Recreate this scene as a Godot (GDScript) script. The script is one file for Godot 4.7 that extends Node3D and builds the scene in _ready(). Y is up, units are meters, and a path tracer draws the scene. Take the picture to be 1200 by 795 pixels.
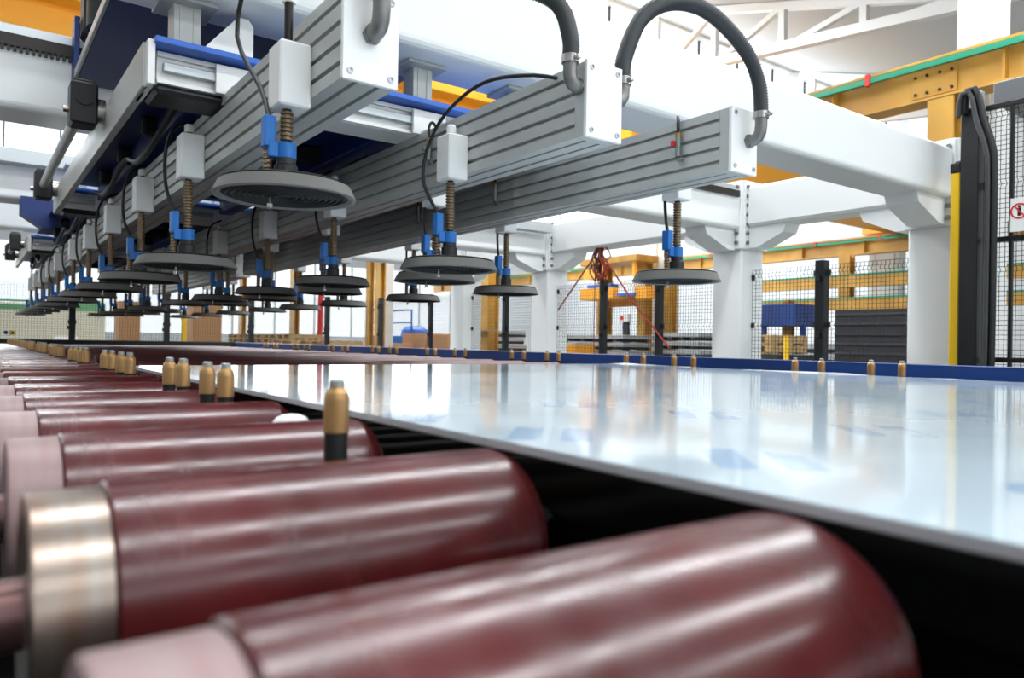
extends Node3D
# Factory hall: a roller conveyor under a suction-cup gantry. Metres, y up, roller tops at y = 0, hall floor at y = -0.9.

const FLOOR := -0.9

# ---------------------------------------------------------------- mesh builder
class MB:
	var P := PackedVector3Array()
	var N := PackedVector3Array()
	var U := PackedVector2Array()
	var I := PackedInt32Array()

	func vert(p: Vector3, n: Vector3, u := Vector2.ZERO) -> int:
		P.append(p); N.append(n); U.append(u)
		return P.size() - 1

	func tri(a: Vector3, b: Vector3, c: Vector3) -> void:   # counter-clockwise from outside
		var n := (b - a).cross(c - a).normalized()
		var i := vert(a, n); vert(b, n); vert(c, n)
		I.append_array(PackedInt32Array([i, i + 2, i + 1]))

	func quad(a: Vector3, b: Vector3, c: Vector3, d: Vector3) -> void:
		var n := (c - a).cross(d - b).normalized()
		var i := vert(a, n, Vector2(0, 0)); vert(b, n, Vector2(1, 0)); vert(c, n, Vector2(1, 1)); vert(d, n, Vector2(0, 1))
		I.append_array(PackedInt32Array([i, i + 2, i + 1, i, i + 3, i + 2]))

	func box(c: Vector3, s: Vector3, bev := 0.0, b := Basis()) -> MB:
		var h := s * 0.5
		var g := minf(bev, minf(h.x, minf(h.y, h.z)) * 0.9)
		var q := func(x: float, y: float, z: float) -> Vector3: return c + b * Vector3(x, y, z)
		for ax in 3:
			for sg in [-1.0, 1.0]:
				var u := (ax + 1) % 3
				var v := (ax + 2) % 3
				var pts := []
				for k in [[-1, -1], [1, -1], [1, 1], [-1, 1]]:
					var w := Vector3.ZERO
					w[ax] = sg * h[ax]
					w[u] = k[0] * (h[u] - g) * sg
					w[v] = k[1] * (h[v] - g)
					pts.append(c + b * w)
				quad(pts[0], pts[1], pts[2], pts[3])
		if g > 0.0:
			for ax in 3:
				var u := (ax + 1) % 3
				var v := (ax + 2) % 3
				for su in [-1.0, 1.0]:
					for sv in [-1.0, 1.0]:
						var pts := []
						for k in 4:
							var w := Vector3.ZERO
							w[ax] = (h[ax] - g) * (1.0 if k == 1 or k == 2 else -1.0)
							w[u] = su * (h[u] if k < 2 else h[u] - g)
							w[v] = sv * (h[v] - g if k < 2 else h[v])
							pts.append(c + b * w)
						if su * sv < 0:
							quad(pts[0], pts[1], pts[2], pts[3])
						else:
							quad(pts[3], pts[2], pts[1], pts[0])
						# the orientation is checked against the outward direction
						_face_out(c)
			for sx in [-1.0, 1.0]:
				for sy in [-1.0, 1.0]:
					for sz in [-1.0, 1.0]:
						var a := c + b * Vector3(sx * h.x, sy * (h.y - g), sz * (h.z - g))
						var d := c + b * Vector3(sx * (h.x - g), sy * h.y, sz * (h.z - g))
						var e := c + b * Vector3(sx * (h.x - g), sy * (h.y - g), sz * h.z)
						if sx * sy * sz > 0: tri(a, d, e)
						else: tri(a, e, d)
		return self

	func _face_out(c: Vector3) -> void:   # flips the last quad when it faces the centre
		var n := P.size()
		var m := (P[n - 1] + P[n - 2] + P[n - 3] + P[n - 4]) * 0.25 - c
		if N[n - 1].dot(m) < 0:
			for k in 4: N[n - 1 - k] = -N[n - 1 - k]
			var k := I.size() - 6
			var t := I[k + 1]; I[k + 1] = I[k + 2]; I[k + 2] = t
			t = I[k + 4]; I[k + 4] = I[k + 5]; I[k + 5] = t

	# profile of (radius, height), bottom to top on the outside, turned about local y; every profile piece has a crisp edge
	func lathe(prof: Array, seg: int, xf := Transform3D(), vscale := 1.0) -> MB:
		for k in prof.size() - 1:
			var p: Vector2 = prof[k]
			var q: Vector2 = prof[k + 1]
			var d := q - p
			var n2 := Vector2(d.y, -d.x).normalized()
			var base := P.size()
			for j in seg + 1:
				var t := TAU * j / seg
				var c := cos(t)
				var s := -sin(t)
				var n := (xf.basis * Vector3(n2.x * c, n2.y, n2.x * s)).normalized()
				vert(xf * Vector3(p.x * c, p.y, p.x * s), n, Vector2(float(j) / seg, p.y * vscale))
				vert(xf * Vector3(q.x * c, q.y, q.x * s), n, Vector2(float(j) / seg, q.y * vscale))
			for j in seg:
				var a := base + j * 2
				I.append_array(PackedInt32Array([a, a + 1, a + 2, a + 1, a + 3, a + 2]))
		return self

	func cyl(a: Vector3, b: Vector3, r: float, seg := 12, r2 := -1.0) -> MB:
		var e := r if r2 < 0 else r2
		return lathe([Vector2(0, 0), Vector2(r, 0), Vector2(e, (b - a).length()), Vector2(0, (b - a).length())], seg, along(a, b))

	static func along(a: Vector3, b: Vector3) -> Transform3D:
		var y := (b - a).normalized()
		var x := y.cross(Vector3.UP if absf(y.y) < 0.9 else Vector3.RIGHT).normalized()
		return Transform3D(Basis(x, y, x.cross(y)), a)

	func tube(path: Array, r: float, seg := 8, ridge := 0.0) -> MB:
		var rows := []
		var up := Vector3.ZERO
		for k in path.size():
			var p: Vector3 = path[k]
			var t: Vector3 = (path[mini(k + 1, path.size() - 1)] - path[maxi(k - 1, 0)]).normalized()
			if up == Vector3.ZERO:
				up = t.cross(Vector3.UP if absf(t.y) < 0.9 else Vector3.RIGHT).normalized()
			up = (up - t * up.dot(t)).normalized()
			var side := t.cross(up)
			var rr := r + (ridge if k % 2 == 0 else -ridge)
			var row := PackedInt32Array()
			for j in seg + 1:
				var n := up * cos(TAU * j / seg) + side * sin(TAU * j / seg)
				row.append(vert(p + n * rr, n, Vector2(float(j) / seg, k)))
			rows.append(row)
		for k in rows.size() - 1:
			for j in seg:
				var a: int = rows[k][j]
				var b: int = rows[k][j + 1]
				var c: int = rows[k + 1][j + 1]
				var d: int = rows[k + 1][j]
				I.append_array(PackedInt32Array([a, c, b, a, d, c]))
		return self

	func bar(a: Vector3, b: Vector3, w: float) -> MB:      # a thin square wire without ends
		var t := along(a, b)
		var x := t.basis.x * w * 0.5
		var z := t.basis.z * w * 0.5
		var k := [x + z, x - z, -x - z, -x + z]
		for j in 4:
			quad(a + k[j], a + k[(j + 1) % 4], b + k[(j + 1) % 4], b + k[j])
		return self

	# polygon in local xy, pushed along local z from 0 to depth
	func prism(poly: PackedVector2Array, xf: Transform3D, depth: float) -> MB:
		var area := 0.0
		for k in poly.size():
			area += poly[k].cross(poly[(k + 1) % poly.size()])
		if area < 0:
			poly.reverse()
		for k in poly.size():
			var p := poly[k]
			var q := poly[(k + 1) % poly.size()]
			quad(xf * Vector3(p.x, p.y, 0), xf * Vector3(q.x, q.y, 0), xf * Vector3(q.x, q.y, depth), xf * Vector3(p.x, p.y, depth))
		var t := Geometry2D.triangulate_polygon(poly)
		for k in range(0, t.size(), 3):
			var a := poly[t[k]]
			var b := poly[t[k + 1]]
			var c := poly[t[k + 2]]
			if (b - a).cross(c - a) < 0:
				var s := b; b = c; c = s
			tri(xf * Vector3(a.x, a.y, depth), xf * Vector3(b.x, b.y, depth), xf * Vector3(c.x, c.y, depth))
			tri(xf * Vector3(a.x, a.y, 0), xf * Vector3(c.x, c.y, 0), xf * Vector3(b.x, b.y, 0))
		return self

	func mesh() -> ArrayMesh:
		var arr := []
		arr.resize(Mesh.ARRAY_MAX)
		arr[Mesh.ARRAY_VERTEX] = P; arr[Mesh.ARRAY_NORMAL] = N; arr[Mesh.ARRAY_TEX_UV] = U; arr[Mesh.ARRAY_INDEX] = I
		var m := ArrayMesh.new()
		m.add_surface_from_arrays(Mesh.PRIMITIVE_TRIANGLES, arr)
		return m

# ---------------------------------------------------------------- naming helpers
var M := {}
var used := {}

func numbered(called: String) -> String:
	used[called] = used.get(called, -1) + 1
	return called if used[called] == 0 else "%s_%03d" % [called, used[called]]

func tag(o: Node, label: String, category: String, group := "") -> Node:
	o.set_meta("label", label); o.set_meta("category", category)
	if group: o.set_meta("group", group)
	return o

func thing(called: String, label: String, category: String, at := Vector3.ZERO, group := "") -> Node3D:
	var o := Node3D.new()
	o.name = numbered(called); add_child(o, true); o.position = at
	tag(o, label, category, group)
	return o

func obj(called: String, mb, mat: Material, parent: Node = self) -> MeshInstance3D:
	var o := MeshInstance3D.new()
	o.mesh = mb.mesh() if mb is MB else mb
	o.material_override = mat
	if parent == self: o.name = numbered(called)
	else:
		var n := 0
		var want := called
		while parent.has_node(want):
			n += 1; want = "%s_%03d" % [called, n]
		o.name = want
	parent.add_child(o, true)
	return o

func stuff(o: Node) -> Node:
	o.set_meta("kind", "stuff"); return o

func struct(called: String, mb, mat: Material, parent: Node = self) -> MeshInstance3D:
	var o := obj(called, mb, mat, parent)
	if parent == self: o.set_meta("kind", "structure")
	return o

func dup(src: Node3D, at: Vector3, label: String) -> Node3D:
	var c: Node3D = src.duplicate()
	c.name = numbered(str(src.name).rstrip("0123456789").rstrip("_")); add_child(c, true)
	c.position = at; c.set_meta("label", label)
	return c

const ORD := ["first", "second", "third", "fourth", "fifth", "sixth", "seventh", "eighth", "ninth", "tenth", "eleventh", "twelfth", "thirteenth", "fourteenth", "fifteenth", "sixteenth", "seventeenth", "eighteenth", "nineteenth", "twentieth"]
func nth(k: int) -> String:
	if k < 20: return ORD[k]
	if k == 29: return "thirtieth"
	return ("twenty-" if k < 29 else "thirty-") + ORD[(k + 1) % 10 - 1]

# ---------------------------------------------------------------- materials
func mat(c: Color, rough := 0.6, metal := 0.0, spec := 0.5) -> StandardMaterial3D:
	var m := StandardMaterial3D.new()
	m.albedo_color = c; m.roughness = rough; m.metallic = metal; m.metallic_specular = spec
	return m

func noise_tex(freq: float, lo: Color, hi: Color, s: int, w := 512, h := 512, oct := 4, normal := false) -> NoiseTexture2D:
	var n := FastNoiseLite.new()
	n.seed = s; n.frequency = freq; n.fractal_octaves = oct
	var t := NoiseTexture2D.new()
	t.width = w; t.height = h; t.seamless = true; t.noise = n
	if normal:
		t.as_normal_map = true; t.bump_strength = 2.0
	else:
		var g := Gradient.new()
		g.set_color(0, lo); g.set_color(1, hi)
		t.color_ramp = g
	return t

func emit(c: Color, e: float) -> StandardMaterial3D:
	var m := mat(Color(0.9, 0.9, 0.9), 0.4)
	m.emission_enabled = true; m.emission = c; m.emission_energy_multiplier = e
	return m

func materials() -> void:
	M.white = mat(Color(0.92, 0.93, 0.93), 0.38)                      # gloss paint of the frame
	M.plastic = mat(Color(0.93, 0.93, 0.92), 0.45)
	M.alu = mat(Color(0.73, 0.735, 0.72), 0.5, 0.3)
	M.alu.roughness_texture = noise_tex(0.01, Color(0.75, 0.75, 0.75), Color(1, 1, 1), 4)
	M.alu.uv1_triplanar = true; M.alu.uv1_scale = Vector3(1.5, 9, 9)
	M.plate = mat(Color(0.92, 0.92, 0.91), 0.42, 0.15)
	M.steel = mat(Color(0.72, 0.7, 0.68), 0.26, 0.95)
	M.galv = mat(Color(0.72, 0.74, 0.75), 0.42, 0.75)
	M.fitting = mat(Color(0.5, 0.49, 0.48), 0.42, 0.7)
	M.duct = mat(Color(0.42, 0.43, 0.44), 0.5, 0.2)
	M.shaft = mat(Color(0.45, 0.33, 0.32), 0.35, 0.6)
	M.dark = mat(Color(0.03, 0.03, 0.033), 0.6)
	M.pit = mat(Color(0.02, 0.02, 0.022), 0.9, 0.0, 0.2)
	M.black = mat(Color(0.065, 0.068, 0.075), 0.45)
	M.cable = mat(Color(0.05, 0.05, 0.055), 0.5)
	M.hose = mat(Color(0.2, 0.21, 0.22), 0.5)
	M.blue = mat(Color(0.0, 0.41, 0.72), 0.42)
	M.navy = mat(Color(0.04, 0.17, 0.42), 0.42)
	M.bluetop = mat(Color(0.2, 0.42, 0.8), 0.4)
	M.rail = mat(Color(0.07, 0.25, 0.53), 0.38)
	M.rubber = mat(Color(0.1, 0.1, 0.1), 0.75)
	M.lip = mat(Color(0.38, 0.375, 0.36), 0.65)
	M.spring = mat(Color(0.5, 0.43, 0.34), 0.38, 0.8)
	M.rod = mat(Color(0.16, 0.14, 0.13), 0.4, 0.5)
	M.brass = mat(Color(0.68, 0.53, 0.35), 0.42, 0.75)
	M.tip = mat(Color(0.56, 0.58, 0.57), 0.4, 0.6)
	M.yellow = mat(Color(0.82, 0.63, 0.25), 0.5)
	M.yellow.albedo_texture = noise_tex(0.004, Color(0.82, 0.78, 0.7), Color(1, 1, 1), 7)
	M.yellow.uv1_triplanar = true; M.yellow.uv1_world_triplanar = true; M.yellow.uv1_scale = Vector3(0.4, 0.4, 0.4)
	M.orange = mat(Color(1.0, 0.68, 0.16), 0.45)
	M.safety = mat(Color(0.95, 0.76, 0.06), 0.45)
	M.green = mat(Color(0.1, 0.56, 0.42), 0.5)
	M.red = mat(Color(0.8, 0.12, 0.12), 0.5)
	M.concrete = mat(Color(0.86, 0.86, 0.85), 0.8)
	M.wall = mat(Color(0.93, 0.94, 0.95), 0.85)
	M.cladding = mat(Color(0.8, 0.81, 0.82), 0.8)
	M.roof = mat(Color(0.78, 0.8, 0.81), 0.85)
	M.floor = mat(Color(0.5, 0.51, 0.5), 0.55)
	M.floor.albedo_texture = noise_tex(0.006, Color(0.85, 0.85, 0.85), Color(1, 1, 1), 9)
	M.floor.uv1_triplanar = true; M.floor.uv1_world_triplanar = true; M.floor.uv1_scale = Vector3(0.3, 0.3, 0.3)
	M.beige = mat(Color(0.8, 0.79, 0.72), 0.8)
	M.greenband = mat(Color(0.4, 0.62, 0.45), 0.7)
	M.cardboard = mat(Color(0.76, 0.58, 0.42), 0.85)
	M.wood = mat(Color(0.78, 0.66, 0.48), 0.8)
	M.wood.albedo_texture = noise_tex(0.02, Color(0.75, 0.72, 0.68), Color(1, 1, 1), 12)
	M.wood.uv1_triplanar = true; M.wood.uv1_scale = Vector3(1, 6, 6)
	M.sheetmetal = mat(Color(0.72, 0.73, 0.74), 0.45, 0.3)
	M.panel = mat(Color(0.13, 0.13, 0.15), 0.6)
	M.glow = emit(Color(0.93, 0.97, 1.0), 3.2)
	M.wallglow = emit(Color(0.93, 0.97, 1.0), 1.8)
	M.endglow = emit(Color(0.93, 0.97, 1.0), 0.8)
	M.lamp = emit(Color(1.0, 0.98, 0.96), 14.0)
	M.mullion = mat(Color(0.3, 0.32, 0.34), 0.6)
	# red rubber of the rollers: scuffs run round the barrel, so the pattern varies along the axis
	M.roller = mat(Color(0.38, 0.135, 0.14), 1.0, 0.0, 0.55)
	M.roller.albedo_texture = noise_tex(0.012, Color(0.78, 0.74, 0.74), Color(1.12, 1.05, 1.05).clamp(), 21, 64, 512, 5)
	M.roller.roughness = 0.3
	M.roller.roughness_texture = noise_tex(0.03, Color(0.5, 0.5, 0.5), Color(1, 1, 1), 22, 64, 512, 5)
	M.roller.uv1_scale = Vector3(1, 1.2, 1)
	M.roller_far = mat(Color(0.4, 0.2, 0.2), 0.5, 0.0, 0.4)
	M.roller_far.albedo_texture = M.roller.albedo_texture
	M.collar = mat(Color(0.6, 0.53, 0.525), 0.48, 0.15)
	M.collar.albedo_texture = noise_tex(0.03, Color(0.92, 0.82, 0.82), Color(1, 1, 1), 25, 64, 512, 3)
	M.collar.uv1_scale = Vector3(1, 2.5, 1)
	M.collarsteel = mat(Color(0.62, 0.6, 0.57), 0.3, 0.9)
	M.collarsteel.albedo_texture = noise_tex(0.03, Color(0.92, 0.76, 0.7), Color(1, 1, 1), 26, 64, 512, 3)
	M.collarsteel.uv1_scale = Vector3(1, 2.5, 1)
	# protective film on the sheet, with a faint printed mark in slanting strokes
	M.film = mat(Color(0.77, 0.83, 0.87), 0.08, 0.0, 0.75)
	M.film.albedo_texture = film_print()

func film_print() -> ImageTexture:
	var im := Image.create(1024, 1024, false, Image.FORMAT_RGB8)
	var rng := RandomNumberGenerator.new(); rng.seed = 5
	var n := FastNoiseLite.new(); n.seed = 3; n.frequency = 0.008
	for y in 1024:
		for x in 1024:
			var v := 0.97 + 0.03 * n.get_noise_2d(x, y)
			# pairs of slanting strokes on a slanting grid: a worn print that cannot be read
			var p := Vector2(-x, -y) / 1024.0 / 0.62 - Vector2(-0.37, -0.525)
			var a := Vector2(-0.215, 0.045)
			var b := Vector2(-0.06, -0.31)
			var det := a.cross(b)
			var q := p - a * roundf(p.cross(b) / det) - b * roundf(a.cross(p) / det)
			var along := q.dot(Vector2(0.74, 0.67))
			var over := q.dot(Vector2(-0.67, 0.74))
			var on := absf(along) < 0.055 and absf(absf(over) - 0.026) < 0.015 and n.get_noise_2d(x * 1.5 + 500.0, y * 1.5) > -0.25
			im.set_pixel(x, y, Color(v * 0.8, v * 0.87, v * 0.96) if on else Color(v, v, v))
	return ImageTexture.create_from_image(im)

# ---------------------------------------------------------------- scene
func _ready() -> void:
	var cam := Camera3D.new()
	cam.name = "camera"
	cam.position = Vector3(0, 0.1, 0)
	cam.rotation = Vector3(0.0055, 0.9387, 0.017)
	var lens := CameraAttributesPhysical.new()
	lens.frustum_focal_length = 38.2
	lens.frustum_focus_distance = 2.4
	lens.exposure_aperture = 6.5
	lens.frustum_near = 0.02
	lens.frustum_far = 200.0
	cam.attributes = lens
	cam.near = 0.02; cam.far = 200.0
	add_child(cam); cam.current = true
	cam.fov = rad_to_deg(2.0 * atan(397.5 / 868.0))

	var we := WorldEnvironment.new()
	we.name = "environment"
	var env := Environment.new()
	env.background_mode = Environment.BG_COLOR
	env.background_color = Color(0.85, 0.92, 1.0)
	env.background_energy_multiplier = 2.0
	env.tonemap_mode = Environment.TONE_MAPPER_LINEAR
	env.tonemap_exposure = 0.5
	env.sdfgi_enabled = true; env.ssao_enabled = true; env.ssil_enabled = true
	we.environment = env
	add_child(we)
	materials()
	for k in 5:
		window_light("clerestory_light", Vector3(-27.8 + 8.0 * k, 6.5, -9), Vector3(1, -0.25, 0), 30, 2.2, [330, 330, 110, 40, 40][k])
	window_light("end_window_light", Vector3(11.8, 3.2, -8), Vector3(-1, 0, 0), 26, 3.6, 100)
	window_light("wall_window_light", Vector3(-35.7, 2.0, -9), Vector3(1, 0, 0), 28, 3.4, 160)
	for k in 3:
		ceiling_lamp(Vector3(-2.75 + k * 4.4, 5.1, -5.0), 13.0, [70, 70, 60][k], "long linear ceiling lamp running across the hall, %s over the camera" % ["in front of and", "just behind and", "farthest behind and"][k], [0.42, 0.42, 0.2][k])
	ceiling_lamp(Vector3(-9.0, 6.5, -5.0), 10.0, 160, "linear ceiling lamp high above the far left machine half")
	for k in 2:
		ceiling_lamp(Vector3(-16.0 - k * 8.0, 6.5, -15.0), 10.0, 420, "linear ceiling lamp over the far bay, %s one of two" % ["right", "left"][k])

	hall()
	frame()
	conveyor()
	suction_gantry()
	fences()
	background()

func window_light(called: String, at: Vector3, towards: Vector3, w: float, h: float, e: float) -> void:
	var l := AreaLight3D.new()
	l.name = called
	add_child(l, true)
	l.area_size = Vector2(w, h)
	l.light_color = Color(0.95, 0.98, 1.0)
	l.light_energy = e
	l.area_range = 80.0
	l.area_attenuation = 2.0
	l.shadow_enabled = true
	l.look_at_from_position(at, at + towards, Vector3.UP if absf(towards.y) < 0.9 else Vector3(0, 0, -1))

func ceiling_lamp(at: Vector3, length: float, energy: float, label: String, w := 0.42) -> void:
	var t := thing("ceiling_lamp", label, "lamp", at, "linear ceiling lamps")
	obj("housing", MB.new().box(Vector3(0, 0.05, 0), Vector3(0.5, 0.08, length), 0.01), M.plastic, t)
	obj("diffuser", MB.new().box(Vector3(0, -0.005, 0), Vector3(w, 0.03, length - 0.06), 0.004), M.lamp, t)
	for z in [-0.4, 0.4]: obj("hanger", MB.new().box(Vector3(0, 1.0, z * length), Vector3(0.02, 1.9, 0.02)), M.galv, t)
	window_light("ceiling_lamp_light", at + Vector3(0, -0.03, 0), Vector3(0, -1, 0), w, length - 0.06, energy)

func hall() -> void:
	struct("floor", MB.new().box(Vector3(-12, FLOOR - 0.1, -9), Vector3(49, 0.2, 31)), M.floor)
	struct("wall_back", MB.new().box(Vector3(-12, 3.6, -24.15), Vector3(49, 9.4, 0.3)), M.wall)
	struct("wall_front", MB.new().box(Vector3(-12, 3.6, 6.15), Vector3(49, 9.4, 0.3)), M.cladding)
	var wl := MB.new()
	wl.box(Vector3(-36.15, -0.4, -9), Vector3(0.3, 1.4, 30)); wl.box(Vector3(-36.15, 6.1, -9), Vector3(0.3, 4.4, 30))
	wl.box(Vector3(-36.15, 2.1, -23.5), Vector3(0.3, 3.6, 1)); wl.box(Vector3(-36.15, 2.1, 5.5), Vector3(0.3, 3.6, 1))
	struct("wall_left", wl, M.wall)
	var ww := struct("window_7", MB.new().box(Vector3(-36.1, 2.1, -9), Vector3(0.06, 3.6, 28)), M.wallglow)
	for k in 14: obj("mullion", MB.new().box(Vector3(-36.03, 2.1, -22 + k * 2.0), Vector3(0.08, 3.6, 0.08)), M.white, ww)
	# the right end wall leaves an opening for its long window
	var wr := MB.new()
	wr.box(Vector3(12.15, 0.2, -9), Vector3(0.3, 2.6, 30)); wr.box(Vector3(12.15, 6.75, -9), Vector3(0.3, 3.5, 30))
	wr.box(Vector3(12.15, 3.25, -22.5), Vector3(0.3, 3.5, 3)); wr.box(Vector3(12.15, 3.25, 5.5), Vector3(0.3, 3.5, 1))
	struct("wall_right", wr, M.wall)
	var we := struct("window_6", MB.new().box(Vector3(12.1, 3.25, -8), Vector3(0.06, 3.5, 26)), M.endglow)
	for k in 13: obj("mullion", MB.new().box(Vector3(12.03, 3.25, -20 + k * 2.0), Vector3(0.08, 3.5, 0.06)), M.mullion, we)
	# saw-tooth roof: slopes from the head of each clerestory down to the sill of the next one
	for b in 6:
		var x := -36.0 + b * 8.0
		var low := Vector3(x + 8.0, 5.2, 0)
		var high := Vector3(x, 7.7, 0)
		var t := PackedVector2Array([Vector2(high.x, high.y), Vector2(low.x, low.y), Vector2(low.x, low.y + 0.25), Vector2(high.x, high.y + 0.25)])
		struct("ceiling" if b == 0 else "ceiling_%d" % b, MB.new().prism(t, Transform3D(Basis(), Vector3(0, 0, -24)), 30.0), M.roof)
		if b > 0:
			var w := struct("window_%d" % b, MB.new().box(Vector3(x, 6.4, -9), Vector3(0.05, 2.3, 30)), M.glow)
			for k in 20:
				obj("mullion", MB.new().box(Vector3(x + 0.06, 6.4, -23.25 + k * 1.5), Vector3(0.05, 2.3, 0.05)), M.mullion, w)
			obj("mullion", MB.new().box(Vector3(x + 0.06, 6.75, -9), Vector3(0.05, 0.03, 30)), M.mullion, w)
		struct("trim_%d" % (b + 1), MB.new().box(Vector3(x + 0.12, 7.75, -9), Vector3(0.22, 0.36, 30), 0.02).box(Vector3(x + 0.02, 5.22, -9), Vector3(0.3, 0.24, 30), 0.02), M.white)
	# roof trusses of the bay in view
	for z in [-12.0, -18.0]:
		var t := thing("roof_truss", {-12.0: "white lattice roof truss with slanting chord behind the yellow runway beam", -18.0: "white lattice roof truss farthest back under the saw-tooth roof"}[z], "truss")
		obj("bottom_chord", MB.new().bar(Vector3(-11.9, 6.05, z), Vector3(-4.0, 5.2, z), 0.17), M.white, t)
		obj("top_chord", MB.new().bar(Vector3(-11.9, 7.55, z), Vector3(-4.0, 5.15, z), 0.14), M.white, t)
		for k in 5:
			var x := -11.2 + k * 1.55
			obj("post", MB.new().bar(Vector3(x, 6.0 - (x + 11.9) * 0.1, z), Vector3(x, 7.5 - (x + 11.9) * 0.3, z), 0.12), M.white, t)
			if k < 4:
				obj("diagonal", MB.new().bar(Vector3(x, 5.98 - (x + 11.9) * 0.1, z), Vector3(x + 1.5, 7.05 - (x + 11.9) * 0.3, z), 0.1), M.white, t)

# ---------------------------------------------------------------- white portal frame
func frame() -> void:
	var cx := [-2.27, -3.87, -6.35, -8.05]
	var where := ["right of the frame beside the yellow light curtain", "in the middle of the frame beside the mesh fence", "behind the brass pins, third from the right", "farthest left of the four frame columns"]
	for k in 4:
		var t := thing("steel_column", "white steel box column " + where[k], "column", Vector3(cx[k], 0, -5.15), "white frame columns")
		obj("shaft", MB.new().box(Vector3(0, 0.02, 0), Vector3(0.29, 1.84, 0.29), 0.012), M.white, t)
		obj("cap", MB.new().box(Vector3(0, 1.17, 0), Vector3(0.3, 0.5, 0.3), 0.012), M.white, t)
		obj("base_plate", MB.new().box(Vector3(0, FLOOR + 0.015, 0), Vector3(0.42, 0.03, 0.42), 0.004), M.white, t)
		for s in 2:
			var f := MB.new()
			var bolts := MB.new()
			if s == 0: f.box(Vector3(0, 1.165, 0.162), Vector3(0.31, 0.55, 0.024), 0.003)
			else: f.box(Vector3(0.162, 1.165, 0), Vector3(0.024, 0.55, 0.31), 0.003)
			for j in 7:
				for e in [-0.12, 0.12]:
					var y := 0.94 + j * 0.075
					if s == 0: bolts.cyl(Vector3(e, y, 0.174), Vector3(e, y, 0.19), 0.016, 6)
					else: bolts.cyl(Vector3(0.174, y, e), Vector3(0.19, y, e), 0.016, 6)
			obj("flange_plate", f, M.white, t)
			obj("bolts", bolts, M.fitting, t)
	var names := ["nearest, above the ends of the suction beams", "second from the front, with the toothed rack", "third from the front behind the trolley", "farthest back at the left"]
	for k in 4:
		# box girder with rounded lower edges, along z
		var b := thing("cross_beam", "white box girder crossing over the conveyor, " + names[k], "beam", Vector3(cx[k], 0.0 if k == 0 else -0.02, 0), "white cross girders")
		var poly := PackedVector2Array()
		for c in [[0.14, 1.385, 0.0], [-0.14, 1.385, 90.0], [-0.14, 1.065, 180.0], [0.14, 1.065, 270.0]]:
			var r := 0.03
			var o := Vector2(c[0] - signf(c[0]) * r, c[1] + (r if c[1] < 1.2 else -r))
			for j in 5:
				var a := deg_to_rad(c[2] + 90.0 * j / 4)
				poly.append(o + Vector2(cos(a), sin(a)) * r)
		obj("girder", MB.new().prism(poly, Transform3D(Basis(), Vector3(0, 0, -4.975)), 6.2), M.white, b)
		var h := PackedVector2Array([Vector2(-4.975, 1.07), Vector2(-4.6, 1.07), Vector2(-4.63, 1.0), Vector2(-4.9, 0.9), Vector2(-4.975, 0.9)])
		# haunch under the girder at the column, drawn in (z, y) and pushed along x
		obj("haunch", MB.new().prism(h, Transform3D(Basis(Vector3(0, 0, 1), Vector3(0, 1, 0), Vector3(-1, 0, 0)), Vector3(0.1, 0, 0)), 0.2), M.white, b)
		obj("end_leg", MB.new().box(Vector3(0, 0.24, 1.37), Vector3(0.29, 2.28, 0.29), 0.012), M.white, b)
		if k > 0:
			obj("guide_rail", MB.new().box(Vector3(0.08, 1.4, -1.9), Vector3(0.09, 0.045, 6.1), 0.006), M.galv, b)
			var teeth := MB.new()
			teeth.box(Vector3(0.15, 1.345, -1.9), Vector3(0.03, 0.05, 6.1))
			for j in 150: teeth.box(Vector3(0.152, 1.312, 1.1 - j * 0.022), Vector3(0.022, 0.02, 0.011))
			stuff(obj("rack_teeth", teeth, M.rod, b))
		if k == 2:
			obj("cable_tray", MB.new().box(Vector3(0.22, 1.30, -1.9), Vector3(0.12, 0.012, 6.1)).box(Vector3(0.28, 1.34, -1.9), Vector3(0.01, 0.09, 6.1)), M.galv, b)
	var spans := [[-2.27, -3.87, "between the two right-hand columns"], [-3.87, -6.35, "between the middle columns"], [-6.35, -8.05, "between the two left-hand columns"]]
	for s in spans:
		var b := thing("longitudinal_beam", "white box girder along the far side of the frame " + s[2], "beam", Vector3(0, 0, -5.15), "white far side girders")
		var x0: float = s[0] - 0.174
		var x1: float = s[1] + 0.174
		obj("girder", MB.new().box(Vector3((x0 + x1) / 2, 1.23, 0), Vector3(x0 - x1, 0.32, 0.26), 0.02), M.white, b)
		for e in 2:
			var x := x0 if e == 0 else x1
			var d := -1.0 if e == 0 else 1.0
			var h := PackedVector2Array([Vector2(x, 1.08), Vector2(x + d * 0.34, 1.08), Vector2(x + d * 0.31, 1.0), Vector2(x + d * 0.08, 0.9), Vector2(x, 0.9)])
			obj("haunch", MB.new().prism(h, Transform3D(Basis(), Vector3(0, 0, -0.09)), 0.18), M.white, b)

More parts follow.
